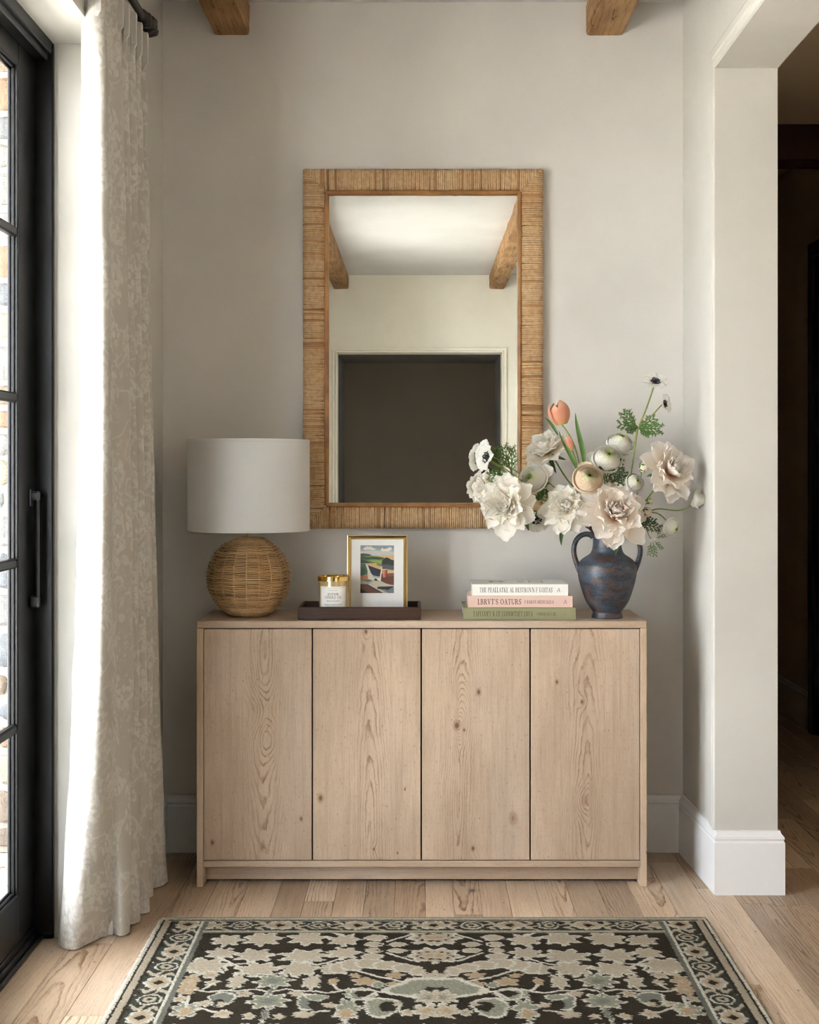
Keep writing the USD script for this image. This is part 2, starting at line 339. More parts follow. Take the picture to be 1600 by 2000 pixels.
# ---------------------------------------------------------------- ceiling beams, rough hewn
def rough_box(x0, x1, y0, y1, z0, z1, n=(9, 140, 9), amp=.005, seed=0):
    m = trimesh.creation.box((1, 1, 1)); nx, ny, nz = n
    gx, gy, gz = np.linspace(x0, x1, nx), np.linspace(y0, y1, ny), np.linspace(z0, z1, nz)
    vs, fs, o = [], [], 0
    ring = [(x, z0) for x in gx[:-1]] + [(x1, z) for z in gz[:-1]] + [(x, z1) for x in gx[:0:-1]] + [(x0, z) for z in gz[:0:-1]]
    r = np.array(ring); v = np.stack([np.broadcast_to(r[:, 0], (ny, len(r))), np.broadcast_to(gy[:, None], (ny, len(r))), np.broadcast_to(r[:, 1], (ny, len(r)))], -1).reshape(-1, 3)
    c = np.array([(x0 + x1) / 2, 0, (z0 + z1) / 2]); d = (v - c) * [1, 0, 1]; h = np.array([(x1 - x0) / 2, 1, (z1 - z0) / 2])
    corner = np.abs(d[:, 0] / h[0]) * np.abs(d[:, 2] / h[2]) > .98
    k = 1 - corner * (.03 + .05 * meshkit.noise(v * [3, 9, 3], seed))
    v = c * [1, 0, 1] + d * k[:, None] + v * [0, 1, 0]
    nrm = d / (np.linalg.norm(d, axis=1, keepdims=True) + 1e-9)
    v = v + nrm * ((meshkit.fbm(v * [12, 5, 12] + seed * 7.3, 4, seed) - .5) * 2 * amp)[:, None]
    v[:, 1] = np.clip(v[:, 1], y0, y1)
    n_ = len(r); f = grid_faces(ny, n_, True)
    e = np.array([[0, i + 1, i] for i in range(1, n_ - 1)]); f = np.vstack([f, e, e[:, ::-1] + (ny - 1) * n_])
    m = trimesh.Trimesh(v, f, process=False); m.fix_normals(); return m
def beam_mat(name, l, m, d, seed):
    g = Graph(); x, y, z = g.pos(); v = g.vec(x, y * .12, z); s = g.noise(g.vec(x, y * .04, z), 110., 4., .65); b = g.noise(g.vec(x, y * .5, z + seed), 9., 4., .6); k = g.noise(g.vec(x * 3., y * .35, z * 3. + seed), 5., 3., .6, 1.2)
    crack = g.smooth(g.math('absolute', k - .5), .0, .012, 1., 0.) * g.smooth(b, .45, .6)
    c = g.mix(g.smooth(b, .3, .7), l, m); c = g.mix(g.smooth(s, .42, .72) * .7, c, d); c = g.mix(crack * .9, c, (.012, .008, .005))
    return g.make(name, g.bsdf(base_color=c, roughness=.75, specular_ior_level=.25, normal=g.bump(s * .6 + b * .5 - crack * 2., .7, .006)))
BEAMZ = 3.012
solo('ceiling_beam', rough_box(-.762, -.628, OPP_Y, WALL_Y, BEAMZ, CEIL, seed=3), beam_mat('beam_timber', (.40, .235, .105), (.27, .145, .058), (.11, .055, .02), 0.), 'rough-hewn brown timber ceiling beam nearer the curtain', 'ceiling beam', smooth=40)
solo('ceiling_beam', rough_box(.614, .752, OPP_Y, WALL_Y, BEAMZ, CEIL, seed=8), beam_mat('beam_timber_pale', (.44, .265, .125), (.30, .165, .07), (.12, .06, .024), 3.), 'cracked brown timber ceiling beam nearer the opening to the hall', 'ceiling beam', smooth=40)
solo('hall_beam', rough_box(RXO, hallx, 6.73, 6.93, 2.957, CEIL, n=(60, 4, 7), amp=.004, seed=5), plain('hall_beam_wood', (.05, .018, .01), .6), 'dark reddish-brown ceiling beam crossing the hall', 'ceiling beam', smooth=40)

# ---------------------------------------------------------------- patio window: black steel, five panes high
M_black = plain('black_frame_paint', (.0035, .0037, .0042), .38, specular_ior_level=.28)
g = Graph(); _f = (g.node('layer_weight', 'facing', blend=.5) ** 5.) * .6 + .03
M_pane = g.make('window_glass', g.node('mix_closure', 'closure', fac=_f, closure1=g.node('transparent_bsdf', 'BSDF', color=(.97, .98, .975)), closure2=g.node('glossy_bsdf', 'BSDF', color=(1., 1., 1.), roughness=.0)))
win = Thing('window_1', 'black framed glass patio door with small panes beside the curtain', 'window', (-1.15, DJ, 0), kind='structure')
XF, XL = -1.10, -1.15                                # faces of the frame and of the leaf
win.part('frame', cat(bx(-1.232, XF, DJ - .012, DJ + .0, 0, HEAD, .003), bx(-1.232, XF + .004, DJ - .032, DJ - .010, 0.02, HEAD - .01, .004),
                      bx(-1.232, XF, WIN0, DJ, HEAD - .04, HEAD, .003), bx(-1.232, XF - .012, WIN0, DJ, HEAD - .06, HEAD - .035, .004), bx(-1.232, XF, WIN0, WIN0 + .03, 0, HEAD, .003)), M_black)
win.part('threshold', cat(bx(-1.232, -1.128, WIN0, DJ, .0, .018, .004), bx(-1.232, -1.138, WIN0, DJ, .015, .034, .004), bx(-1.232, -1.146, WIN0, DJ, .03, .05, .003)), M_black)
ygl, ytop, ybot = 3.863, 2.564, .19
leaves = [(3.305, DJ - .032), (WIN0 + .03, 3.305)]
for k, (y0, y1) in enumerate(leaves):
    s1 = y1 - ygl if k == 0 else .10; s0 = .10
    L = win.part('leaf', cat(bx(XL - .029, XL, y1 - s1, y1, .05, HEAD - .05, .004), bx(XL - .029, XL, y0, y0 + s0, .05, HEAD - .05, .004),
                             bx(XL - .029, XL, y0 + s0, y1 - s1, ytop, HEAD - .05, .003), bx(XL - .029, XL, y0 + s0, y1 - s1, .05, ybot, .003)), M_black)
    bw = .012
    win.part('glazing_bead', cat(*[m for q, (d, w) in enumerate(((.010, .006), (.020, .011))) for m in (bx(XL - .0285, XL - d, y1 - s1 - w, y1 - s1, ybot, ytop, .002), bx(XL - .0285, XL - d, y0 + s0, y0 + s0 + w, ybot, ytop, .002), bx(XL - .0285, XL - d, y0 + s0, y1 - s1, ybot, ybot + w, .002), bx(XL - .0285, XL - d, y0 + s0, y1 - s1, ytop - w, ytop, .002))]), M_black, under=L)
    for i in range(1, 5):
        zc = ybot + (ytop - ybot) * i / 5
        win.part('muntin', bx(XL - .026, XL - .003, y0 + s0, y1 - s1, zc - .014, zc + .014, .005), M_black, under=L)
    for i in range(5):
        za, zb = (ybot + (ytop - ybot) * q / 5 for q in (i, i + 1))
        win.part('pane', bx(XL - .0235, XL - .0205, y0 + s0 + .004, y1 - s1 - .004, za + .006, zb - .006), M_pane, under=L)
w2 = Thing('window_2', 'second black framed window along the same wall, behind the viewer', 'window', (-1.15, W2A, .1), kind='structure')
w2.part('frame', cat(bx(-1.2, -1.13, W2A, W2A + .05, .1, HEAD), bx(-1.2, -1.13, W2B - .05, W2B, .1, HEAD), bx(-1.2, -1.13, W2A + .05, W2B - .05, .1, .15), bx(-1.2, -1.13, W2A + .05, W2B - .05, HEAD - .05, HEAD), *[bx(-1.19, -1.15, W2A + .05, W2B - .05, z_ - .014, z_ + .014) for z_ in (.75, 1.4, 2.05)], *[bx(-1.19, -1.15, y_ - .02, y_ + .02, .15, HEAD - .05) for y_ in (.25,)]), M_black)
w2.part('pane', bx(-1.174, -1.170, W2A + .04, W2B - .04, .14, HEAD - .04), M_pane)
# the slim pull on the stile
hy = 4.0
hp = [at(62, 983, 3.955), at(62, 1190, 3.955)]
hx = -1.128
win.part('handle', cat(tube([(hx, hy - .02, 1.325), (hx, hy - .02, 1.03)], .0065, 10), bx(XL, hx + .006, hy - .032, hy - .008, 1.315, 1.345, .005), bx(XL, hx + .006, hy - .032, hy - .008, 1.0, 1.036, .005), bx(XL - .001, XL + .006, hy - .036, hy - .004, 1.30, 1.352, .003)), plain('handle_black', (.012, .012, .013), .4), smooth=30)

# ---------------------------------------------------------------- outside: rubble stone wall and paving
sw = Thing('stone_wall', 'sunlit rubble stone wall of brown and grey stones outside the window', 'stone wall', (-1.35, 5.14, 0), kind='structure')
g = Graph(); x, y, z = g.pos(); n = g.noise(g.vec(x, y, z), 60., 4., .65)
M_mortar = g.make('lime_mortar', g.bsdf(base_color=g.mix(n, (.17, .15, .12), (.24, .215, .18)), roughness=.95, normal=g.bump(n, .8, .006)))
sw.part('mortar', bx(-3.6, -1.235, 5.14, 5.5, -.05, 3.6), M_mortar)
STONES = []
for i, (c1, c2) in enumerate([((0.135, 0.102, 0.075), (0.095, 0.070, 0.048)), ((0.095, 0.098, 0.100), (0.058, 0.062, 0.068)), ((0.165, 0.140, 0.107), (0.130, 0.105, 0.077)), ((0.140, 0.090, 0.055), (0.105, 0.065, 0.040)), ((0.130, 0.125, 0.117), (0.090, 0.085, 0.080))]):
    g = Graph(); x, y, z = g.pos(); v = g.vec(x, y, z); n = g.noise(v, 22., 5., .65); q = g.noise(v, 140., 3., .6)
    STONES.append(g.make(f'rubble_{i}', g.bsdf(base_color=g.mix(g.smooth(n, .3, .7), c1, c2), roughness=.92, normal=g.bump(n + q * .4, .9, .012))))
rs = np.random.default_rng(11)
def stone(x0, x1, z0, z1, y):
    w, h = (x1 - x0) / 2, (z1 - z0) / 2; k = 9
    a = np.arange(k) / k * 2 * np.pi + rs.uniform(-.2, .2, k); e = .62
    px = np.sign(np.cos(a)) * np.abs(np.cos(a)) ** e * w * rs.uniform(.86, 1., k); pz = np.sign(np.sin(a)) * np.abs(np.sin(a)) ** e * h * rs.uniform(.86, 1., k)
    c = np.array([(x0 + x1) / 2, y, (z0 + z1) / 2]); d = rs.uniform(.012, .028)
    back = np.stack([px, np.full(k, .02), pz], 1); mid = np.stack([px, np.full(k, -d * .5), pz], 1); fr = np.stack([px * .8, np.full(k, -d) + rs.uniform(-.004, .004, k), pz * .8], 1)
    return trimesh.convex.convex_hull(np.vstack([back, mid, fr, [[0, -d - .004, 0]]]) + c)
zc = -.04
while zc < 3.4:
    h = rs.uniform(.085, .16); xc = -1.25 - rs.uniform(0, .05)
    while xc > -2.1:
        w = rs.uniform(.13, .27); sw.part('stone', stone(xc - w + .007, xc - .007, zc + .007, zc + h - .007, 5.14), STONES[rs.integers(5)]); xc -= w
    zc += h
g = Graph(); x, y, z = g.pos(); v = g.vec(x, y, z); n = g.noise(v, 9., 5., .6)
M_pave = g.make('paving_stone', g.bsdf(base_color=g.mix(g.smooth(n, .3, .7), (.54, .515, .475), (.42, .40, .37)), roughness=.9, normal=g.bump(n, .5, .006)))
pv = Thing('paving', 'grey flagstone paving outside the glass door', 'paving', (-1.35, 4, -.06), kind='structure')
pv.part('ground', bx(-30, -1.24, -20, 30, -.12, -.075), M_pave)
for i in range(3):
    for j in range(6):
        x1 = -1.245 - i * .46 - .006; y1 = 5.13 - j * .42 + (i % 2) * .0
        pv.part('flagstone', bx(x1 - .446, x1, y1 - .408, y1, -.09, -.045 + rs.uniform(-.004, .004), .006), M_pave)
struct('eave', bx(-2.7, -1.235, OPP_Y - .2, 5.14, 3.02, 3.12), M_trim, 'painted porch roof above the glass door outside', 'eave')
lv = []
for k in range(40):
    c = np.array([rs.uniform(-2.0, -1.42), rs.uniform(4.5, 5.1), -.036]); a = rs.uniform(0, 6.28); s = rs.uniform(.016, .03)
    u = np.array([math.cos(a), math.sin(a), rs.uniform(-.2, .3)]); w = np.array([-math.sin(a), math.cos(a), 0])
    lv.append(trimesh.Trimesh([c - u * s, c + w * s * .45 + [0, 0, .006], c + u * s, c - w * s * .45 + [0, 0, .007], c], [(0, 4, 1), (1, 4, 2), (2, 4, 3), (3, 4, 0)], process=False))
solo('fallen_leaves', cat(lv), plain('dry_leaf', (.34, .15, .07), .8), 'dry brown leaves littering the paving outside the glass door', 'leaves', kind='stuff')
# ================================================================ SIDEBOARD
SY0, SY1, SZ, SXL, SXR = 4.55, 4.93, .898, -.753, .767
oak = ((.525, .395, .285), (.435, .32, .225), (.21, .135, .085))
sb = Thing('sideboard', 'pale natural oak sideboard with four flush doors', 'sideboard', ((SXL + SXR) / 2, (SY0 + SY1) / 2, 0))
M_oak_h = wood('sideboard_oak_rail', *oak, across='z', along='x', x0=.95, z0=.2, stretch=.04, cath=.2, pits=.5, cells=30.)
M_oak_top = wood('sideboard_oak_top', *oak, across='y', along='x', x0=4.75, z0=.3, stretch=.05, cath=.12, pits=.3, cells=30.)
M_oak_v = wood('sideboard_oak_side', (.56, .42, .29), (.48, .35, .24), (.27, .175, .11), across='x', along='z', x0=.0, z0=.4, stretch=.04, cath=.05, pits=.3, cells=30.)
sb.part('top', bx(SXL, SXR, SY0, SY1, .8735, SZ, .0025), M_oak_top)
T = .0225
sb.part('side_panel', bx(SXL, SXL + T, SY0, SY1, 0, .8735, .0018), M_oak_v)
sb.part('side_panel', bx(SXR - T, SXR, SY0 + .001, SY1, 0, .8735, .0018), M_oak_v)
sb.part('bottom_rail', bx(SXL + T, SXR - T, SY0 + .001, SY1, .067, .0885, .0015), M_oak_h)
sb.part('plinth', bx(SXL + T, SXR - T, SY0 + .055, SY0 + .077, .010, .067, .001), M_oak_h)
sb.part('back_panel', bx(SXL + T, SXR - T, SY1 - .012, SY1 - .002, .0885, .8735), M_oak_h)
sb.part('carcass', bx(SXL + T + .001, SXR - T - .001, SY0 + .026, SY0 + .034, .0885, .8735), M_dark)
dx = [-.7306, -.3627, .0052, .373, .7445]
doors = [dict(x0=-.525, z0=.80, stretch=.10, ring=.0080, cath=.050, knots=[(-.545, .60, .05, .030, 0.), (-.50, .50, .045, -.024, .0), (-.40, .23, .018, .014), (-.70, .15, .02, .01)], seed=.3),
         dict(x0=-.164, z0=.134, stretch=.085, ring=.0085, cath=.050, knots=[(-.182, .862, .020, -.02), (-.335, .30, .03, .02), (-.05, .33, .010, .01), (-.155, .128, .012, .01), (-.075, .115, .010, .01)], seed=1.7),
         dict(x0=.135, z0=.36, stretch=.075, ring=.0078, cath=.055, knots=[(.125, .545, .032, -.05), (.15, .53, .014, .02), (.199, .658, .024, .03), (.16, .61, .05, -.03, .0), (.315, .232, .042, -.05, .75), (.18, .13, .02, .015)], seed=2.9),
         dict(x0=.553, z0=.30, stretch=.085, ring=.0088, cath=.052, knots=[(.463, .692, .018, .014), (.548, .625, .018, .014), (.557, .292, .036, -.03, .6)], seed=4.1)]
for i, q in enumerate(doors):
    M = wood(f'sideboard_oak_door_{i}', *oak, across='x', along='z', pits=.9, cells=64., strength=1.15, **q)
    sb.part('door', bx(dx[i] + .0022, dx[i + 1] - .0022, SY0 + .0015, SY0 + .022, .0912, .8705, .0012), M)

# ================================================================ MIRROR
mi = Thing('mirror', 'tall rectangular wall mirror in a wrapped rattan frame', 'mirror', (.012, 4.96, 1.85))
MX0, MX1, MZ0, MZ1, MYF, W = -.4253, .4497, 1.196, 2.5095, 4.937, .073
g = Graph(); a = g.node('attribute', 'color', attribute='tint'); x, y, z = g.pos(); n = g.noise(g.vec(x, y, z), 60., 4., .65); n2 = g.noise(g.vec(x, y, z), 420., 2., .6)
c = g.mix(g.smooth(n, .35, .70) * .55, a, (.33, .165, .06)); c = g.mix(g.smooth(n2, .6, .75) * .35, c, (.12, .055, .02))
M_rattan = g.make('rattan_cane', g.bsdf(base_color=c, roughness=.42, normal=g.bump(n2, .3, .001)))
rm = np.random.default_rng(21)
def cane_tone(n, k):
    t = meshkit.noise(np.array([[k * .17, n * .7, 3.]]))[0]; u = meshkit.noise(np.array([[k * .045, n * 1.3, 9.]]))[0]
    v = rm.random() * .5 + t * .3 + u * .45
    a, b, c = np.array([.64, .465, .265]), np.array([.53, .345, .175]), np.array([.37, .195, .08])
    q = a * (1 - np.clip(v * 1.3 - .15, 0, 1)) + b * np.clip(v * 1.3 - .15, 0, 1)
    if rm.random() < .10: q = c * rm.uniform(.8, 1.3)
    return q
P = .0076
def wrap(n, length, place):
    """Cane strands wound round one rail; place(s, across, depth) -> world. Mitred: near a corner a strand only reaches to the diagonal."""
    ms, cs = [], []; k = 0; s = P * .5
    while s < length - P * .3:
        lim = min(s, length - s); r = P * .66 * rm.uniform(.95, 1.05)
        pr = [(.002, .040), (.000, .020), (.001, .010), (.006, .0025), (.014, .0)]
        e = W - .0 if lim >= W else max(lim, .012)
        if lim >= W: pr += [(W * .5, -.0008), (W - .014, .0), (W - .006, .0025), (W - .001, .010), (W, .020), (W, .034)]
        elif e > .016: pr += [(e * .5 + .005, -.0006), (e - .002, .0), (e + .001, .004)]
        j0, j1 = rm.normal(0, P * .10), rm.normal(0, P * .16); p = []
        for q, (ac, de) in enumerate(pr):
            f = ac / W; p.append(place(s + j0 * (1 - f) + j1 * f, ac, de + .0022 - (.0012 if rm.random() < .02 else 0)))
        m = tube(p, r, 6); ms.append(m); cs.append(np.tile(cane_tone(n, k), (len(m.vertices), 1))); s += P * rm.uniform(.96, 1.05); k += 1
    return cat(ms), np.vstack(cs)
WX, HZm = MX1 - MX0, MZ1 - MZ0
rails = [(WX, lambda s, a, d: (MX0 + s, MYF + d, MZ1 - a)), (WX, lambda s, a, d: (MX0 + s, MYF + d, MZ0 + a)),
         (HZm, lambda s, a, d: (MX0 + a, MYF + d, MZ0 + s)), (HZm, lambda s, a, d: (MX1 - a, MYF + d, MZ0 + s))]
for n, (l, pl) in enumerate(rails):
    m, c = wrap(n, l, pl); mi.part('cane_wrapping', m, M_rattan, smooth=True, color=c, kind='stuff')
M_core = plain('frame_core', (.10, .05, .02), .8)
k_ = .004
mi.part('frame_core', cat(bx(MX0 + k_, MX1 - k_, MYF + k_, WALL_Y - .002, MZ1 - W + k_, MZ1 - k_), bx(MX0 + k_, MX1 - k_, MYF + k_, WALL_Y - .002, MZ0 + k_, MZ0 + W - k_),
                          bx(MX0 + k_, MX0 + W - k_, MYF + k_, WALL_Y - .002, MZ0 + W - k_, MZ1 - W + k_), bx(MX1 - W + k_, MX1 - k_, MYF + k_, WALL_Y - .002, MZ0 + W - k_, MZ1 - W + k_)), M_core)
g = Graph(); x, y, z = g.pos(); n = g.noise(g.vec(x, y, z), 9., 4., .6); s_ = g.noise(g.vec(x * 6., y * 6., z * 6.), 40., 2.)
M_cane = g.make('brown_cane', g.bsdf(base_color=g.mix(g.smooth(n, .3, .7), (.42, .21, .07), (.24, .105, .032)), roughness=.32, normal=g.bump(s_, .1, .001)))
R = .0098; ix0, ix1, iz0, iz1, yc = MX0 + W + .009, MX1 - W - .009, MZ0 + W + .009, MZ1 - W - .009, MYF + .017
def cane(p, q):
    n = 46; t = np.linspace(0, 1, n)[:, None]; pts = np.array(p) * (1 - t) + np.array(q) * t
    r = R * (1 + .04 * np.sin(t[:, 0] * 21 + p[0] * 9)); knot = (np.abs((t[:, 0] * 3.1 + p[2]) % 1 - .5) < .012); return tube(pts, r * (1 + .16 * knot), 12)
for p, q in (((ix0, yc, iz1), (ix1, yc, iz1)), ((ix0, yc, iz0), (ix1, yc, iz0)), ((ix0, yc, iz0), (ix0, yc, iz1)), ((ix1, yc, iz0), (ix1, yc, iz1))): mi.part('cane_rod', cane(p, q), M_cane, smooth=40)
mi.part('glass', bx(MX0 + W - .004, MX1 - W + .004, MYF + .024, MYF + .027, MZ0 + W - .004, MZ1 - W + .004), plain('mirror_silver', (.93, .935, .92), .0, metallic=1.))

# ================================================================ CURTAIN
YCUR = np.array
def sect(rows): return np.array(rows, float)
#       bottom (X, D)      middle (X, D)        top (X, D)
CUR = sect([(-1.075, 4.035, -1.0, 3.985, -0.96, 3.955),
            (-1.072, 3.985, -1.0, 3.945, -0.965, 3.905),
            (-1.046, 3.955, -0.985, 3.885, -0.962, 3.835),
            (-1.009, 3.945, -0.935, 3.85, -0.93, 3.8),
            (-0.988, 3.985, -0.905, 3.842, -0.906, 3.8),
            (-0.962, 4.045, -0.89, 3.87, -0.893, 3.815),
            (-0.94, 4.095, -0.895, 3.925, -0.905, 3.85),
            (-0.925, 4.085, -0.9, 3.965, -0.898, 3.885),
            (-0.9, 4.058, -0.888, 4.0, -0.882, 3.905),
            (-0.885, 4.068, -0.868, 4.035, -0.872, 3.925),
            (-0.888, 4.115, -0.868, 4.065, -0.885, 3.95),
            (-0.9197, 4.15, -0.9088, 4.09, -0.9266, 3.975),
            (-0.8924, 4.165, -0.8924, 4.11, -0.9088, 3.995),
            (-0.8733, 4.19, -0.8665, 4.135, -0.8733, 4.01),
            (-0.8815, 4.225, -0.876, 4.16, -0.8815, 4.035),
            (-0.9197, 4.255, -0.917, 4.185, -0.9239, 4.06),
            (-0.8924, 4.262, -0.8897, 4.205, -0.8993, 4.08),
            (-0.862, 4.275, -0.8624, 4.23, -0.8706, 4.1),
            (-0.872, 4.32, -0.8788, 4.26, -0.8815, 4.125),
            (-0.9361, 4.37, -0.9266, 4.29, -0.9266, 4.15),
            (-0.9061, 4.405, -0.8924, 4.31, -0.8993, 4.17),
            (-0.8815, 4.445, -0.862, 4.335, -0.872, 4.19),
            (-0.9061, 4.48, -0.8815, 4.362, -0.8856, 4.215),
            (-0.94, 4.5, -0.9266, 4.385, -0.9266, 4.245),
            (-0.8993, 4.52, -0.8924, 4.405, -0.8993, 4.265),
            (-0.8679, 4.555, -0.8679, 4.43, -0.8733, 4.285),
            (-0.862, 4.615, -0.876, 4.45, -0.8815, 4.31),
            (-0.8993, 4.64, -0.9266, 4.465, -0.9266, 4.33)])
nu, nz = 420, 150
cb, cm_, ct = (spline(CUR[:, k:k + 2], nu) for k in (0, 2, 4))
zs = np.linspace(0, 1, nz); ZT = 2.80
V = np.zeros((nz, nu, 3))
for i, t in enumerate(zs):
    # quadratic through bottom, middle (t = .5) and top, flaring most near the floor
    e = t ** .8
    q = cb * (1 - e) * (1 - 2 * e) + cm_ * 4 * e * (1 - e) + ct * e * (2 * e - 1)
    V[i, :, :2] = q; V[i, :, 2] = .004 + t * (ZT - .004)
arc = np.r_[0, np.cumsum(np.linalg.norm(np.diff(cm_, axis=0), axis=1))]
un = np.broadcast_to(arc, (nz, nu))
dn = np.gradient(V[..., :2], axis=1); nrm = np.stack([dn[..., 1], -dn[..., 0]], -1); nrm /= np.linalg.norm(nrm, axis=-1, keepdims=True) + 1e-9
wr = meshkit.fbm(np.stack([un * 14, V[..., 2] * 5, un * 0], -1), 3, 4) - .5
wr2 = meshkit.noise(np.stack([un * 30 + V[..., 2] * 16, V[..., 2] * 9 - un * 8, un * 0], -1), 8) - .5
front = np.exp(-(un / .16) ** 2)
V[..., :2] += nrm * (wr * .010 + wr2 * .005 * front * np.exp(-((V[..., 2] - .95) / .5) ** 2))[..., None]
V[..., 0] = np.where(V[..., 1] > DJ - .005, np.maximum(V[..., 0], LX + .006), np.maximum(V[..., 0], -1.09))
tk = .0035
A_, B_ = V.reshape(-1, 3), (V - np.concatenate([nrm, np.zeros_like(nrm[..., :1])], -1) * tk).reshape(-1, 3)
f = grid_faces(nz, nu); rim = []
idx = np.arange(nz * nu).reshape(nz, nu); N = nz * nu
for loop in (idx[0, :], idx[-1, ::-1], idx[::-1, 0], idx[:, -1]):
    a, b = loop[:-1], loop[1:]; rim += [np.stack([a, a + N, b + N], 1), np.stack([a, b + N, b], 1)]
vv = np.vstack([A_, B_]); ff = np.vstack([f[:, ::-1], f + N] + rim)
uvc = np.stack([np.r_[un.ravel(), un.ravel()], vv[:, 2]], 1)
g = Graph(); uv = g.node('texture_coordinate', 'UV'); s3 = g.node('separate_xyz', 'x', vector=uv); u, v = s3, g.out2(s3, 'y')
w = g.vec(u, v, 0.); wd = g.node('noise_texture', 'color', vector=w, scale=7., detail=2.); wob = g.node('separate_xyz', 'x', vector=wd); wob2 = g.out2(wob, 'y')
uu = u + (wob - .5) * .05; vv_ = v + (wob2 - .5) * .05; ww = g.vec(uu, vv_, 0.)
vo = g.node('voronoi_texture', 'distance', dimensions='2D', vector=ww, scale=7.5, randomness=.75); vp = g.node('separate_xyz', 'x', vector=g.out2(vo, 'position'))
ex = uu - vp; ey = vv_ - g.out2(vp, 'y'); rad = g.math('sqrt', ex * ex + ey * ey); ang = g.math('arctan2', ey, ex)
lobe = .034 * (1. + .30 * g.math('cosine', ang * 7. + wob * 20.)); rose = g.smooth(rad - lobe, .003, -.003) * (1. - .8 * g.smooth(g.math('absolute', rad - .016 - .004 * g.math('cosine', ang * 5.)), .004, .0015))
l2 = g.node('voronoi_texture', 'distance', dimensions='2D', vector=g.vec(uu * 1.5 + vv_ * .6, vv_ * .8 - uu * .5, 0.), scale=30., randomness=1.); near = g.smooth(g.math('absolute', rad - .052), .018, .008)
leafy = g.smooth(l2, .42, .30) * near; vine = g.smooth(g.math('absolute', g.noise(ww, 6., 2.) - .5), .016, .007)
lace = g.smooth(g.noise(ww, 55., 4., .7), .52, .60) * g.smooth(g.noise(ww, 7., 2.), .45, .56)
mot = g.math('maximum', g.math('maximum', rose, leafy), g.math('maximum', vine * .8, lace * .8)) * (.55 + .45 * g.smooth(g.noise(w, 40., 4., .7), .38, .55))
wv = g.noise(g.vec(u * 8., v, 0.), 260., 2.) * .5 + g.noise(g.vec(u, v * 8., 0.), 260., 2.) * .5
col = g.mix(mot, (.545, .505, .445), (.73, .705, .66)); col = g.mix(g.smooth(wv, .35, .7) * .25, col, (.48, .43, .36))
surf = g.bsdf(base_color=col, roughness=g.mix(mot, (.75, .75, .75), (.5, .5, .5)), sheen_weight=.25, sheen_roughness=.5, specular_ior_level=.3, normal=g.bump(wv * .6 + mot * .3, .35, .0012))
M_drape = g.make('damask_linen', g.node('mix_closure', 'closure', fac=.20, closure1=surf, closure2=g.node('translucent_bsdf', 'BSDF', color=(.7, .675, .63))))
cu = Thing('curtain', 'floor-length off-white damask curtain gathered beside the glass door', 'curtain', (-.95, 4.15, 0))
cu.part('drape', trimesh.Trimesh(vv, ff, process=False), M_drape, smooth=True, uv=uvc)
# stitched pleats at the heading: short pinched tubes
hd = []
for k in (4, 9, 13, 17, 21, 25):
    x_, y_ = CUR[k, 4], CUR[k, 5]
    hd.append(trimesh.convex.convex_hull(np.array([(x_ + sx, y_ + sy, z_) for sx in (-.006, .009) for sy in (-.007, .007) for z_ in (ZT - .10, ZT - .004)] + [(x_ + .012, y_, ZT - .012), (x_ - .01, y_, ZT - .13)])))
for m in hd: cu.part('pleat', m, M_drape, uv=np.zeros((len(m.vertices), 2)) + [.3, 2.7])
M_iron = paint('wrought_iron', (.012, .011, .010), .5, .3, .5)
rod = Thing('curtain_rod', 'black wrought-iron curtain rod with a knobbly twisted end', 'curtain rod', (-.868, 4.0, 2.835))
RXc, RZc = -.868, 2.815
rod.part('rod', tube([(RXc, 1.2, RZc + .012), (RXc, 4.23, RZc + .012)], .012, 14), M_iron, smooth=40)
ks = []
for k, (yy, r) in enumerate([(4.215, .017), (4.237, .022), (4.26, .017), (4.282, .020), (4.305, .026), (4.328, .019), (4.35, .022), (4.372, .017)]):
    m = trimesh.creation.icosphere(2, r); v_ = m.vertices; m.vertices = v_ * (1 + .35 * (meshkit.noise(v_ * 90 + k * 5) - .5))[:, None] * [1, .8, 1]
    m.apply_translation((RXc + .005 * math.sin(k * 2.1), yy, RZc + .012 + .004 * math.cos(k * 1.7))); ks.append(m)
rod.part('finial', cat(ks), M_iron, smooth=50)
rod.part('bracket', cat(tube([(LX, 4.20, RZc - .01), (RXc - .01, 4.20, RZc - .004), (RXc, 4.20, RZc)], .008, 8), bx(LX - .001, LX + .006, 4.18, 4.22, RZc - .045, RZc + .03, .002)), M_iron, smooth=40)
rod.part('bracket', cat(tube([(LX, 1.30, RZc - .01), (RXc - .01, 1.30, RZc - .004), (RXc, 1.30, RZc)], .008, 8), bx(LX - .001, LX + .006, 1.28, 1.32, RZc - .045, RZc + .03, .002)), M_iron, smooth=40)
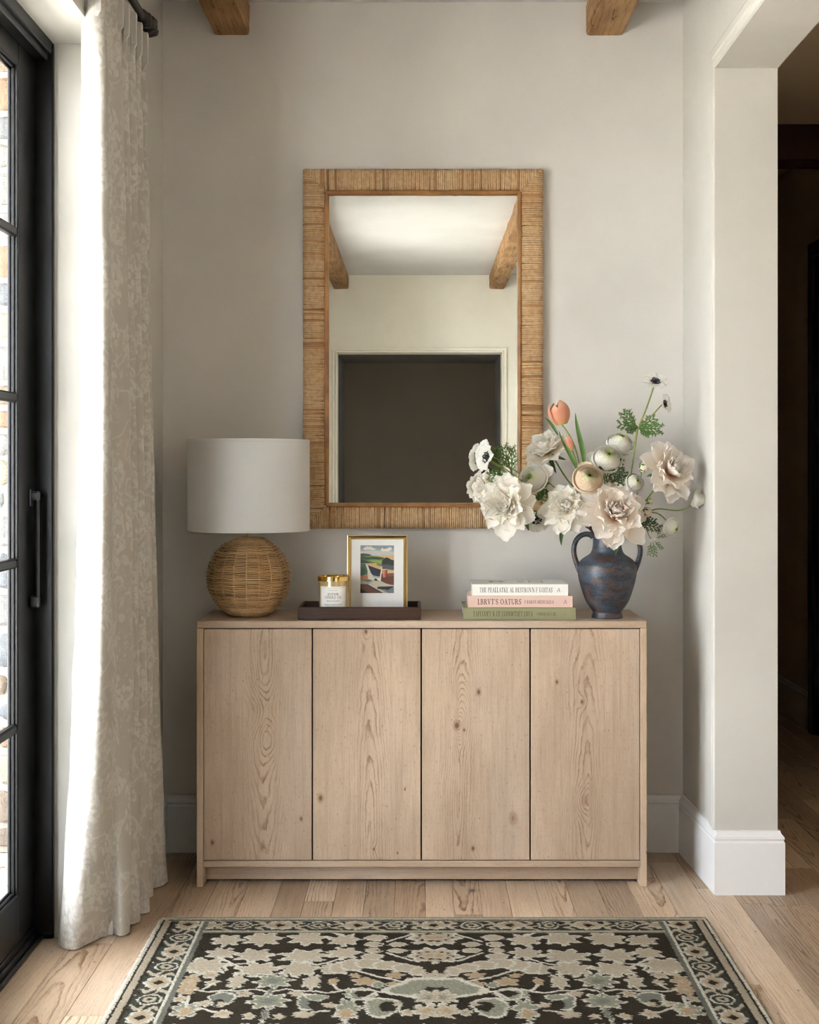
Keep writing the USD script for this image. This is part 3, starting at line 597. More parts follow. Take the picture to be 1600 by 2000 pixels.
# ================================================================ LETTERING (a small roman alphabet with serifs)
TH, TN = .15, .062
def _st(x0, y0, x1, y1, w): return LineString([(x0, y0), (x1, y1)]).buffer(w / 2, cap_style=2)
def _sf(x, y, w=.34): return sbox(x - w / 2, y if y < .5 else y - .055, x + w / 2, y + .055 if y < .5 else y)
def _ell(cx, cy, rx, ry, n=40):
    a = np.linspace(0, 2 * np.pi, n, endpoint=False); return Polygon(np.stack([cx + rx * np.cos(a), cy + ry * np.sin(a)], 1))
def _bowl(cx, cy, rx, ry, clip=None, w=TH, t=TN):
    q = _ell(cx, cy, rx, ry).difference(_ell(cx, cy, rx - w, ry - t)); return q.intersection(clip) if clip is not None else q
def glyph(ch):
    V = lambda x: _st(x, 0, x, 1, TH); H = lambda y, a, b: sbox(a, y - TN / 2, b, y + TN / 2); S = _sf
    tick = lambda x, y0, y1: sbox(x - TN / 2, y0, x + TN / 2, y1)
    if ch == 'I': return .36, [V(.18), S(.18, 0), S(.18, 1)]
    if ch == 'L': return .66, [V(.18), S(.18, 0), S(.18, 1), sbox(.1, 0, .62, TN), tick(.60, 0, .24)]
    if ch == 'E': return .70, [V(.18), S(.18, 0), S(.18, 1), sbox(.1, 0, .64, TN), sbox(.1, 1 - TN, .62, 1), H(.52, .2, .5), tick(.62, 0, .24), tick(.6, .78, 1), tick(.5, .40, .64)]
    if ch == 'F': return .66, [V(.18), S(.18, 0), S(.18, 1), sbox(.1, 1 - TN, .62, 1), H(.52, .2, .5), tick(.6, .78, 1), tick(.5, .40, .64)]
    if ch == 'H': return .88, [V(.18), V(.70), S(.18, 0), S(.18, 1), S(.70, 0), S(.70, 1), H(.5, .2, .7)]
    if ch == 'T': return .76, [V(.38), S(.38, 0), sbox(.04, 1 - TN, .72, 1), tick(.06, .76, 1), tick(.70, .76, 1)]
    if ch == 'A': return .84, [_st(.14, 0, .42, 1, TN), _st(.40, 1, .70, 0, TH), S(.14, 0, .28), S(.70, 0, .32), H(.34, .22, .62)]
    if ch == 'V': return .82, [_st(.14, 1, .42, 0, TH), _st(.42, 0, .70, 1, TN), S(.14, 1, .32), S(.70, 1, .28)]
    if ch == 'W': return 1.16, [_st(.12, 1, .36, 0, TH), _st(.36, 0, .58, .95, TN), _st(.56, 1, .80, 0, TH), _st(.80, 0, 1.02, 1, TN), S(.12, 1, .3), S(.56, 1, .24), S(1.02, 1, .26)]
    if ch == 'N': return .90, [_st(.17, 0, .17, 1, TN), _st(.72, 0, .72, 1, TN), _st(.17, 1, .72, 0, TH), S(.17, 0, .28), S(.72, 1, .28), sbox(.0, .945, .2, 1)]
    if ch == 'M': return 1.04, [_st(.16, 0, .16, 1, TN), V(.86), _st(.16, 1, .50, .05, TH), _st(.50, .05, .86, 1, TN), S(.16, 0, .28), S(.86, 0, .32), S(.90, 1, .26), sbox(.0, .945, .2, 1)]
    if ch == 'O': return .92, [_bowl(.46, .5, .42, .52)]
    if ch == 'C': return .82, [_bowl(.46, .5, .42, .52, Polygon([(.46, .5), (1, .84), (1, 2), (-1, 2), (-1, -1), (1, -1), (1, .2)])), tick(.76, .66, .96)]
    if ch == 'G': return .90, [_bowl(.46, .5, .42, .52, Polygon([(.46, .5), (1, .84), (1, 2), (-1, 2), (-1, -1), (1, -1), (1, .2)])), tick(.76, .66, .96), sbox(.68, .03, .68 + TH, .42), S(.75, .42, .3)]
    if ch == 'D': return .88, [V(.18), S(.12, 0, .22), S(.12, 1, .22), _bowl(.34, .5, .48, .5, sbox(.2, 0, 2, 1)), sbox(.1, 0, .36, TN), sbox(.1, 1 - TN, .36, 1)]
    if ch == 'B': return .76, [V(.18), S(.12, 0, .22), S(.12, 1, .22), _bowl(.34, .27, .36, .27, sbox(.3, 0, 2, 1)), _bowl(.34, .765, .31, .235, sbox(.3, 0, 2, 1)), H(.53, .2, .36), sbox(.1, 0, .36, TN), sbox(.1, 1 - TN, .36, 1)]
    if ch == 'P': return .70, [V(.18), S(.18, 0), S(.12, 1, .22), _bowl(.32, .74, .34, .26, sbox(.28, 0, 2, 1)), H(.51, .2, .34), sbox(.1, 1 - TN, .34, 1)]
    if ch == 'R': return .82, [V(.18), S(.18, 0), S(.12, 1, .22), _bowl(.32, .75, .33, .25, sbox(.28, 0, 2, 1)), H(.53, .2, .36), sbox(.1, 1 - TN, .34, 1), _st(.38, .52, .70, 0, TH), S(.72, 0, .22)]
    if ch == 'U': return .86, [_st(.18, .34, .18, 1, TH), _st(.68, .34, .68, 1, TN), S(.18, 1), S(.68, 1, .28), _bowl(.42, .34, .315, .35, sbox(-1, -1, 2, .35))]
    if ch == 'Y': return .80, [_st(.12, 1, .40, .46, TH), _st(.40, .46, .68, 1, TN), _st(.40, 0, .40, .5, TH), S(.40, 0), S(.12, 1, .3), S(.68, 1, .26)]
    if ch == 'K': return .84, [V(.18), S(.18, 0), S(.18, 1), _st(.22, .42, .66, 1, TN), _st(.36, .60, .70, 0, TH), S(.72, 0, .28), S(.66, 1, .26)]
    if ch == 'S': return .66, [_bowl(.33, .74, .27, .275, Polygon([(.33, .74), (1, .95), (1, 2), (-1, 2), (-1, .2), (.33, .2)]), .12), _bowl(.33, .26, .28, .275, Polygon([(.33, .26), (-1, .05), (-1, -1), (1, -1), (1, .8), (.33, .8)]), .12), _st(.14, .64, .52, .38, TH), tick(.58, .72, .98), tick(.08, .02, .28)]
    if ch == '.': return .26, [_ell(.12, .07, .08, .08, 12)]
    if ch == "'": return .22, [Polygon([(.05, 1.0), (.17, 1.0), (.12, .7), (.08, .7)])]
    if ch == '&': return .86, [_bowl(.34, .74, .2, .26), _bowl(.34, .27, .29, .3), _st(.28, .72, .80, .0, TH)]
    if ch == '-': return .36, [sbox(.04, .36, .32, .44)]
    return .34, []
def lettering(text, height, width=None, depth=.0003):
    """Extruded roman capitals in the xy plane from the origin; width: the length to fit."""
    x, gs = 0., []
    for ch in text:
        w, ps = glyph(ch)
        if ps: gs.append(affinity.translate(unary_union([p.buffer(0) for p in ps]), x, 0))
        x += w + .07
    u = unary_union(gs); x0, _, x1, _ = u.bounds
    sx = height if width is None else width / (x1 - x0)
    u = affinity.scale(affinity.translate(u, -x0, 0), sx, height, origin=(0, 0)).simplify(height * .004)
    return cat([trimesh.creation.extrude_polygon(q, depth, engine='earcut') for q in getattr(u, 'geoms', [u]) if q.area > 1e-12])
def facing_front(m, x, y, z):
    """Stands lettering made in xy upright, reading along +x and facing -y, its face proud of y."""
    v = m.vertices; return trimesh.Trimesh(np.stack([v[:, 0] + x, y - v[:, 2], v[:, 1] + z], 1), m.faces, process=False)

# ================================================================ LAMP
LXc, LYc = -.598, 4.72
lamp = Thing('table_lamp', 'round woven wicker table lamp with a white drum shade', 'lamp', (LXc, LYc, SZ))
g = Graph(); a = g.node('attribute', 'color', attribute='tint'); x, y, z = g.pos(); n = g.noise(g.vec(x, y, z), 220., 3., .6)
M_wick = g.make('wicker', g.bsdf(base_color=g.mix(g.smooth(n, .45, .75) * .4, a, (.20, .10, .04)), roughness=.45, normal=g.bump(n, .25, .001)))
rl = np.random.default_rng(4)
BR, BZ = .1435, SZ + .133
NR = 56
def ball_r(z):
    return math.sqrt(max(BR ** 2 - (z - BZ) ** 2, 0)) if z > BZ else math.sqrt(max(BR ** 2 - ((z - BZ) * 1.0) ** 2, 0))
NB = 20
ms, cs = [], []
tt = np.linspace(-1.155, 1.18, NR)
for j, th in enumerate(tt):
    z0 = BZ + BR * math.sin(th); r0 = BR * math.cos(th); n = NB * 8
    ph = np.arange(n) / n * 2 * np.pi
    amp = .0024 * min(1, r0 / .08)
    rr = r0 + amp * np.cos(NB / 2 * ph + (math.pi if j % 2 else 0)) + .0022 * np.cos(NB / 2 * ph + .5)
    zz = z0 + .0007 * np.sin(ph * 3 + j) + .0012 * np.cos(NB / 2 * ph + .5 + j * .02) + rl.normal(0, .0003)
    p = np.stack([LXc + rr * np.cos(ph), LYc + rr * np.sin(ph), np.maximum(zz, SZ + .003)], 1); p = np.vstack([p, p[:1]])
    m = tube(p,   .00245 * rl.uniform(.92, 1.06), 6, caps=False); ms.append(m)
    t = rl.uniform(0, 1); k0 = np.array([.68, .42, .195]) * (1 - t * .38); k1 = meshkit.noise(np.asarray(m.vertices) * [25, 25, 60], 3)[:, None]
    cs.append(k0 * (.72 + .45 * k1))
lamp.part('woven_cane', cat(ms), M_wick, smooth=True, color=np.vstack(cs), kind='stuff')
for k in range(NB):
    a0 = (k + .0) / NB * 2 * math.pi - .25; q = np.linspace(-1.12, 1.16, 24)
    p = np.stack([LXc + (BR - .0012) * np.cos(q) * math.cos(a0), LYc + (BR - .0012) * np.cos(q) * math.sin(a0), BZ + BR * np.sin(q)], 1)
    m = tube(p, .0021, 5); lamp.part('rib', m, M_wick, smooth=True, color=np.tile([.60, .40, .20], (len(m.vertices), 1)))
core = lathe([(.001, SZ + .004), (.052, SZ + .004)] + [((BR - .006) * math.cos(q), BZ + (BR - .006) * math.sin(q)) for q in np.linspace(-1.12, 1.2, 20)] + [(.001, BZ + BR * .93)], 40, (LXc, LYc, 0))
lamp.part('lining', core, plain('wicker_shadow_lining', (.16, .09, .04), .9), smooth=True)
ph = np.linspace(0, 2 * np.pi, 61)
m = cat([tube(np.stack([LXc + r * np.cos(ph), LYc + r * np.sin(ph), np.full(61, z_)], 1), .0028, 6, False) for r, z_ in ((.053, BZ + .135), (.047, BZ + .1375), (.040, BZ + .139), (.033, BZ + .140))] + [lathe([(.036, BZ + .1395), (.001, BZ + .1395)], 30, (LXc, LYc, 0))])
lamp.part('collar', m, M_wick, smooth=True, color=np.tile([.40, .25, .12], (len(m.vertices), 1)))
g = Graph(); x, y, z = g.pos(); n = g.noise(g.vec(x, y, z), 300., 2.)
M_brass = g.make('brushed_brass', g.bsdf(base_color=(.68, .46, .18), metallic=1., roughness=.28, normal=g.bump(n, .03, .0005)))
ztop = BZ + .139
lamp.part('stem', cat(lathe([(.0045, ztop - .01), (.0045, 1.36), (.001, 1.36)], 20, (LXc, LYc, 0)), lathe([(.010, ztop), (.010, ztop + .003), (.0045, ztop + .004)], 20, (LXc, LYc, 0))), M_brass, smooth=40)
SR, Z0, Z1 = .2125, 1.1955, 1.5135
g = Graph(); x, y, z = g.pos(); wv = g.noise(g.vec(x * 1., y, z * 14.), 130., 2.) * .5 + g.noise(g.vec(x * 9., y * 9., z * .8), 130., 2.) * .5
sf = g.bsdf(base_color=(.86, .86, .85), roughness=.85, normal=g.bump(wv, .12, .0008))
M_shade = g.make('linen_shade', g.node('mix_closure', 'closure', fac=.42, closure1=sf, closure2=g.node('translucent_bsdf', 'BSDF', color=(.86, .855, .84))))
lamp.part('shade', lathe([(SR - .002, Z0 + .004), (SR - .0012, Z0), (SR, Z0 + .0005), (SR + .0006, Z0 + .009), (SR, Z0 + .0095), (SR, Z1 - .0095), (SR + .0006, Z1 - .009), (SR, Z1 - .0005), (SR - .0012, Z1), (SR - .002, Z1 - .004), (SR - .002, Z0 + .004)], 120, (LXc, LYc, 0)), M_shade, smooth=35)
sp = []
for k in range(3):
    a0 = .4 + k * 2.0944; sp.append(tube([(LXc, LYc, 1.35), (LXc + SR * .5 * math.cos(a0), LYc + SR * .5 * math.sin(a0), Z1 - .06), (LXc + (SR - .002) * math.cos(a0), LYc + (SR - .002) * math.sin(a0), Z1 - .008)], .0016, 6))
lamp.part('spider', cat(sp), M_brass, smooth=40)
b = trimesh.creation.icosphere(3, .028); b.apply_scale((1, 1, 1.25)); b.apply_translation((LXc, LYc, 1.405))
lamp.part('bulb', b, plain('bulb_frosted', (.85, .84, .80), .35), smooth=True)

# ================================================================ TRAY, CANDLE, PICTURE
TX0, TX1, TY0, TY1, TZ = -.4138, .0035, 4.582, 4.80, SZ
M_tray = wood('tray_walnut', (.060, .028, .015), (.044, .020, .011), (.018, .008, .005), across='z', along='x', x0=.9, z0=.1, stretch=.03, cath=.1, pits=1., cells=90., rough=.42)
tray = Thing('tray', 'dark brown wooden tray with low straight sides on the sideboard', 'tray', ((TX0 + TX1) / 2, (TY0 + TY1) / 2, SZ))
tray.part('base', bx(TX0 + .010, TX1 - .010, TY0 + .010, TY1 - .010, SZ, SZ + .009), M_tray)
for q in ((TX0, TX1, TY0, TY0 + .011), (TX0, TX1, TY1 - .011, TY1), (TX0, TX0 + .011, TY0 + .011, TY1 - .011), (TX1 - .011, TX1, TY0 + .011, TY1 - .011)): tray.part('rim', bx(*q, SZ, SZ + .0435, .0022), M_tray)
ZT_ = SZ + .009
cx_, cy_, CR = -.2965, 4.662, .0545
cd = Thing('candle', 'gold glass jar candle with a white printed label', 'candle', (cx_, cy_, ZT_))
M_gold = plain('polished_gold', (.80, .58, .22), .12, metallic=1.)
M_jar = plain('amber_glass', (.58, .43, .20), .07, metallic=.35, coat_weight=.6, coat_roughness=.03)
cd.part('jar', lathe([(.001, ZT_ + .0004), (CR - .006, ZT_ + .0004), (CR - .002, ZT_ + .004), (CR - .0012, ZT_ + .012), (CR - .001, ZT_ + .120), (.001, ZT_ + .120)], 72, (cx_, cy_, 0)), M_jar, smooth=35)
cd.part('lid', lathe([(CR - .002, ZT_ + .119), (CR + .0022, ZT_ + .1195), (CR + .0025, ZT_ + .134), (CR + .001, ZT_ + .1355), (CR - .002, ZT_ + .1355), (CR - .004, ZT_ + .133), (CR - .004, ZT_ + .127), (.001, ZT_ + .127)], 72, (cx_, cy_, 0)), M_gold, smooth=35)
cd.part('base_ring', lathe([(CR - .004, ZT_ + .0005), (CR - .001, ZT_ + .003), (CR - .0004, ZT_ + .010), (CR - .0012, ZT_ + .0125)], 72, (cx_, cy_, 0)), M_gold, smooth=True)
def round_jar(m, z, r):
    """Bends lettering made in xy (x: arc length from the jar's front) round the jar."""
    m = m.subdivide_to_size(.006) if len(m.faces) < 400 else m
    v = m.vertices; a = v[:, 0] / r; rr = r + v[:, 2]
    return trimesh.Trimesh(np.stack([cx_ + rr * np.sin(a), cy_ - rr * np.cos(a), z + v[:, 1]], 1), m.faces, process=False)
M_paper, M_ink = plain('label_paper', (.80, .79, .755), .6), plain('black_ink', (.018, .017, .016), .5)
lw, lz0, lz1 = .1, ZT_ + .018, ZT_ + .102
def strip(x0, x1, y0, y1, d): return trimesh.creation.extrude_polygon(sbox(x0, y0, x1, y1), d, engine='earcut')
LB = cd.part('label', round_jar(strip(-lw / 2, lw / 2, 0, lz1 - lz0, .0005).subdivide_to_size(.006), lz0, CR - .0008), M_paper, smooth=30)
H_ = lz1 - lz0; fr_ = sbox(-.0455, .004, .0455, H_ - .004).difference(sbox(-.0449, .0047, .0449, H_ - .0047))
cd.part('label_border', round_jar(trimesh.creation.extrude_polygon(fr_, .0002, engine='earcut').subdivide_to_size(.006), lz0, CR - .0003), M_gold, under=LB)
for txt, h, w_, zz in (('AVENIR', .0088, .040, .0535), ('CANDLE CO.', .0088, .060, .0425), ('SERUICT PRESSENCE', .0042, .046, .0325), ('AMANOIR LAVANDER & SEA SALT', .0036, .062, .0205), ('AVINT PASSEMORE & SALT', .0028, .048, .0135), ('TESTE CANDLE - MADE WITH SALT - SEA', .0020, .062, .0078), ('STEAMUSIE', .0022, .034, .0700)):
    m = lettering(txt, h, w_, .0002); m.apply_translation((-w_ / 2, 0, 0)); cd.part('lettering', round_jar(m, lz0 + zz, CR - .0003), M_ink, under=LB)

PX, PY, PZ0, PZ1, PW = -.149, 4.73, ZT_, 1.1785, .2125
tilt = math.radians(4)
pf = Thing('picture_frame', 'small gold framed picture with a wide white mat leaning in the tray', 'picture frame', (PX, PY, PZ0))
def lean(m):
    v = np.asarray(m.vertices) - [0, PY, PZ0]; c, s = math.cos(tilt), math.sin(tilt)
    return trimesh.Trimesh(np.stack([v[:, 0], PY + v[:, 1] * c + v[:, 2] * s, PZ0 + .0008 + v[:, 2] * c - v[:, 1] * s], 1), m.faces, process=False)
x0, x1 = PX - PW / 2, PX + PW / 2; fw = .0145
M_gframe = g_ = plain('gold_leaf_frame', (.62, .44, .19), .30, metallic=1.)
def frame_bar(p, q, inw):
    pr = [(0, 0), (.011, 0), (.0115, .003), (.009, .007), (.0065, .010), (.0065, .0125), (.0045, fw), (0, fw)]
    p, q, inw = (np.asarray(k, float) for k in (p, q, inw)); al = (q - p) / np.linalg.norm(q - p)
    v = np.vstack([[p + np.array([0, -s, 0]) + inw * u + al * u for s, u in pr], [q + np.array([0, -s, 0]) + inw * u - al * u for s, u in pr]]); n = len(pr); k = np.arange(n)
    qd = np.stack([k, (k + 1) % n, n + (k + 1) % n, n + k], 1); m = trimesh.Trimesh(v, np.vstack([qd[:, [0, 1, 2]], qd[:, [0, 2, 3]]]), process=False); m.fix_normals(); return m
cs_ = [(x0, PY, PZ0), (x1, PY, PZ0), (x1, PY, PZ1), (x0, PY, PZ1)]; inw = [(0, 0, 1), (-1, 0, 0), (0, 0, -1), (1, 0, 0)]
for i in range(4): pf.part('frame_bar', lean(frame_bar(cs_[i], cs_[(i + 1) % 4], inw[i])), M_gframe, smooth=30)
pf.part('backing', lean(bx(x0 + .002, x1 - .002, PY - .001, PY + .004, PZ0 + .002, PZ1 - .002)), M_dark)
pw, ph_ = .118, .167; pz0 = PZ0 + .068; px0 = PX - pw / 2 - .0005
mat_ = sbox(x0 + fw - .003, PZ0 + fw - .003, x1 - fw + .003, PZ1 - fw + .003).difference(sbox(px0, pz0, px0 + pw, pz0 + ph_))
m = trimesh.creation.extrude_polygon(mat_, .0018, engine='earcut'); v = m.vertices
pf.part('mat', lean(trimesh.Trimesh(np.stack([v[:, 0], PY - .001 - v[:, 2], v[:, 1]], 1), m.faces, process=False)), plain('mat_board', (.76, .755, .73), .7))
# the print: flat shapes of colour (a laptop and a copper cup on a terrace table above fields and the sea)
def pc(*pts): return [((a - 765) / 347, (783 - b) / 496) for a, b in pts]
SH = [((150, 160, 165), pc((765, 287), (1112, 287), (1112, 783), (765, 783))), ((128, 142, 152), pc((765, 287), (1112, 287), (1112, 318), (1000, 330), (880, 312), (765, 330))),
      ((205, 200, 190), pc((790, 322), (815, 303), (832, 296), (850, 300), (872, 296), (905, 318), (930, 325), (900, 338), (850, 330), (815, 336))), ((214, 208, 196), pc((975, 345), (982, 318), (996, 312), (1006, 326), (1040, 318), (1062, 305), (1090, 310), (1085, 335), (1050, 352), (1005, 358))),
      ((190, 182, 168), pc((765, 352), (860, 340), (1112, 352), (1112, 378), (765, 378))), ((176, 184, 190), pc((765, 372), (1112, 374), (1112, 392), (765, 390))),
      ((200, 168, 118), pc((880, 392), (1112, 388), (1112, 450), (990, 430), (930, 410))), ((62, 72, 78), pc((765, 372), (800, 370), (850, 376), (885, 390), (840, 398), (765, 402))),
      ((92, 120, 66), pc((765, 402), (840, 396), (930, 400), (1010, 415), (1040, 470), (990, 505), (930, 498), (860, 470), (765, 455))), ((52, 70, 44), pc((765, 405), (790, 400), (830, 412), (900, 408), (985, 412), (1010, 424), (950, 434), (880, 428), (830, 436), (765, 430))),
      ((128, 152, 78), pc((860, 440), (930, 436), (1000, 448), (985, 480), (940, 470), (880, 455))),
      ((40, 50, 46), pc((765, 430), (810, 440), (860, 462), (915, 470), (765, 474))), ((64, 88, 60), pc((765, 474), (815, 478), (840, 520), (835, 590), (790, 600), (765, 606))), ((48, 70, 52), pc((765, 500), (800, 520), (820, 560), (800, 596), (765, 598))),
      ((34, 44, 36), pc((985, 460), (1000, 432), (1030, 412), (1055, 418), (1085, 436), (1112, 442), (1112, 500), (985, 500))), ((70, 80, 82), pc((985, 486), (1060, 488), (1112, 505), (1112, 545), (985, 530))), ((196, 160, 112), pc((835, 472), (930, 470), (940, 500), (985, 505), (975, 545), (850, 500))),
      ((196, 162, 122), pc((975, 535), (1112, 548), (1112, 585), (990, 575))), ((92, 52, 38), pc((970, 590), (1112, 582), (1112, 700), (1040, 690), (968, 650))), ((120, 70, 48), pc((985, 580), (1112, 575), (1112, 606), (985, 612))), ((160, 110, 76), pc((765, 605), (835, 598), (850, 660), (765, 662))),
      ((34, 44, 62), pc((826, 490), (850, 497), (985, 545), (968, 612), (900, 600), (858, 560))), ((206, 196, 176), pc((818, 484), (838, 486), (872, 570), (912, 640), (905, 656), (845, 650), (842, 560))), ((214, 206, 190), pc((985, 505), (992, 508), (975, 662), (900, 632), (912, 622), (962, 628))),
      ((46, 32, 26), pc((765, 690), (840, 692), (1000, 783), (765, 783))), ((92, 54, 38), pc((765, 692), (835, 700), (985, 783), (860, 783), (765, 735))), ((150, 146, 136), pc((765, 652), (860, 640), (905, 656), (845, 692), (765, 676))), ((90, 90, 90), pc((780, 650), (855, 642), (885, 652), (840, 668))), ((186, 176, 156), pc((845, 692), (920, 652), (1105, 705), (1095, 725), (940, 722), (1080, 770), (1040, 783), (985, 770))),
      ((40, 40, 44), pc((935, 728), (950, 716), (1105, 712), (1108, 720), (1060, 745), (990, 748))), ((110, 116, 124), pc((990, 752), (1060, 748), (1112, 712), (1112, 783), (1050, 783))), ((20, 20, 24), pc((940, 732), (1060, 745), (1060, 751), (945, 740))), ((40, 28, 24), pc((905, 640), (925, 628), (948, 655), (915, 655))),
      ((176, 96, 66), pc((992, 536), (1047, 536), (1034, 622), (1000, 622))), ((214, 140, 104), pc((1000, 540), (1012, 540), (1010, 618), (1003, 618))), ((122, 60, 40), pc((1030, 540), (1047, 536), (1034, 622), (1022, 622))), ((230, 180, 150), pc((992, 534), (1047, 534), (1045, 541), (994, 541)))]
vs, fs, cl, o = [], [], [], 0
for k, (rgb, pts) in enumerate(SH):
    q = Polygon(pts).buffer(0)
    for poly in getattr(q, 'geoms', [q]):
        tv, tf = trimesh.creation.triangulate_polygon(poly, engine='earcut'); tv = np.array(tv)
        vs.append(np.stack([px0 + tv[:, 0] * pw, np.full(len(tv), PY - .0012 - k * .000012), pz0 + tv[:, 1] * ph_], 1)); fs.append(np.array(tf)[:, ::1] + o); o += len(tv); cl.append(np.tile(srgb(*rgb), (len(tv), 1)))
g = Graph(); M_print = g.make('printed_picture', g.bsdf(base_color=g.node('attribute', 'color', attribute='tint'), roughness=.5))
pm = trimesh.Trimesh(np.vstack(vs), np.vstack(fs), process=False)
pf.part('print', lean(pm), M_print, color=np.vstack(cl), label='printed picture of a laptop and copper cup above fields and sea')
pf.part('easel_back', lean(bx(PX - .03, PX + .03, PY + .004, PY + .008, PZ0 + .02, PZ1 - .05)), M_dark)

# ================================================================ BOOKS
def book(label, x0, x1, z0, z1, y0, y1, col, title, th, tx, tw, author=None, ax=0, aw=0, logo=None):
    M = paint('book_cloth', col, .7, .03, .15) if False else plain('book_cover_' + label.split()[0], col, .62)
    b = Thing('book', label, 'book', ((x0 + x1) / 2, (y0 + y1) / 2, z0), group='books stacked on the sideboard')
    t = .0026
    b.part('cover', bx(x0, x1, y0 + .001, y1, z1 - t, z1, .0008), M); b.part('cover', bx(x0, x1, y0 + .001, y1, z0, z0 + t, .0008), M)
    b.part('spine', bx(x0, x1, y0 - .0005, y0 + t, z0, z1, .0008), M)
    pg = bx(x0 + .004, x1 - .004, y0 + t, y1 - .006, z0 + t, z1 - t)
    g = Graph(); x, y, z = g.pos(); n = g.noise(g.vec(x * .05, y * .05, z), 1500., 1.)
    b.part('pages', pg, g.make('pages_' + label.split()[0], g.bsdf(base_color=g.mix(n, (.80, .79, .76), (.66, .65, .62)), roughness=.8)))
    zc = (z0 + z1) / 2
    b.part('lettering', facing_front(lettering(title, th, tw), tx, y0 - .0004, zc - th / 2), M_bink)
    if author: b.part('lettering', facing_front(lettering(author, th * .62, aw), ax, y0 - .0004, zc - th * .36), M_bink)
    if logo is not None:
        lg = unary_union([_st(0, 0, .008, .016, .0016), _st(.008, .016, .012, 0, .0028), sbox(.002, .0045, .011, .006), sbox(-.002, -.001, .004, .0004), sbox(.009, -.001, .0155, .0004)])
        m = cat([trimesh.creation.extrude_polygon(q, .0003, engine='earcut') for q in getattr(lg, 'geoms', [lg])]); b.part('emblem', facing_front(m.apply_scale(.78) and m if False else trimesh.Trimesh(np.asarray(m.vertices) * [.78, .78, 1], m.faces, process=False), logo + .002, y0 - .0004, zc - .0062), M_bink2)
    return b
M_bink, M_bink2 = plain('book_ink', (.045, .04, .034), .6), plain('book_emblem_ink', (.22, .20, .17), .6)
bk = lambda px, d: (px - VX) / F_PX * d
d1 = 4.583; z1_, z2_, z3_ = SZ + .0418, SZ + .0418 + .0392, SZ + .121
book('olive green hardback book at the bottom of the stack', bk(905, d1), bk(1125, d1), SZ, z1_, d1, d1 + .215, (.245, .235, .125), 'EAFLUDEY K CF LUSNWTSET LBVA', .0165, bk(925, d1), (1041 - 925) / 575, 'F RNDUR SULT LIR', bk(1049, d1), (1086 - 1049) / 575, bk(1100, d1))
d2 = 4.588
book('blush pink hardback book in the middle of the stack', bk(914, d2), bk(1119, d2), z1_, z2_, d2, d2 + .205, (.66, .455, .385), "LBRVT'S OATURS", .0185, bk(933, d2), (1018 - 933) / 574, 'F BARON MEDICALD.A', bk(1025, d2), (1082 - 1025) / 574, bk(1100, d2))
d3 = 4.592
wb = book('white hardback book on top of the stack', bk(922, d3), bk(1110, d3), z2_, z3_, d3, d3 + .19, (.76, .745, .69), 'THE PEALLATKE AL BESTROVN F UOITAS', .0165, bk(937, d3), (1079 - 937) / 573.6, None, 0, 0, bk(1087, d3))
tm = lettering('BX    M N L I', .05, .19); v = tm.vertices
M_bink3 = plain('cover_print_grey', (.30, .29, .26), .6)
for txt, a, w_ in (('BX', bk(948, d3), .062), ('NL', bk(1008, d3), .03)):
    tm = lettering(txt, .055, w_); v = tm.vertices; wb.part('cover_print', trimesh.Trimesh(np.stack([a + v[:, 0] + .01, d3 + .075 + v[:, 1], z3_ + v[:, 2] - .0001], 1), tm.faces, process=False), M_bink3)
bxp = sbox(0, 0, .05, .055).difference(sbox(.006, .008, .044, .047)); tm = trimesh.creation.extrude_polygon(bxp, .0003, engine='earcut'); v = tm.vertices
wb.part('cover_print', trimesh.Trimesh(np.stack([bk(1030, d3) + v[:, 0] + .012, d3 + .075 + v[:, 1], z3_ + v[:, 2] - .0001], 1), tm.faces, process=False), M_bink3)

# ================================================================ VASE
VXc, VYc = .6475, 4.66; S = 565.2
vz = lambda py: 1.404 - (py - 920) / S
prof = [(26, 1206.5), (29.8, 1206), (30, 1203), (28.6, 1199), (27.9, 1196), (28.6, 1193.5), (31.5, 1189), (39.7, 1177), (47, 1160), (52.8, 1141), (56.5, 1125), (57.6, 1112), (56.6, 1104), (53.6, 1097.5), (47.5, 1091), (39, 1085.5), (33.2, 1081), (30.3, 1076), (28.6, 1070), (27.7, 1061), (27.8, 1052), (29.5, 1044), (33, 1037), (38.5, 1032.3), (42, 1030.6), (42.3, 1029.4), (41, 1029), (36, 1032), (29, 1040), (25, 1052), (24.5, 1070), (34, 1086), (52, 1105), (52, 1125), (42, 1160), (24, 1196), (1, 1200)]
pp = spline([(r / S, vz(y_)) for r, y_ in prof[:26]], 120); pp = np.vstack([[(.0005, vz(1206.5))], pp, [(r / S, vz(y_)) for r, y_ in prof[26:]]])
g = Graph(); x, y, z = g.pos(); n1 = g.noise(g.vec(x, y, z * 3.2), 16., 5., .62); n2 = g.noise(g.vec(x, y, z), 260., 3., .7); n3 = g.noise(g.vec(x, y, z * 2.4 + 4.), 22., 4., .6); n4 = g.noise(g.vec(x, y, z * 2. + 9.), 34., 5., .7)
c = g.mix(g.smooth(n1, .36, .62), (.012, .016, .024), (.042, .062, .092)); c = g.mix(g.smooth(n3, .50, .62) * .85, c, (.095, .040, .018)); c = g.mix(g.smooth(n4, .56, .68) * .45, c, (.10, .13, .165)); c = g.mix(g.smooth(n2, .54, .66) * .6, c, (.13, .145, .165)); c = g.mix(g.smooth(n2, .44, .36) * .5, c, (.010, .011, .014))
M_vase = g.make('blue_black_glaze', g.bsdf(base_color=c, roughness=g.node('separate_xyz', 'x', vector=g.mix(n2, (.30, .3, .3), (.55, .5, .5))), specular_ior_level=.6, normal=g.bump(n2 * .5 + n4 * .6, .5, .0012)))
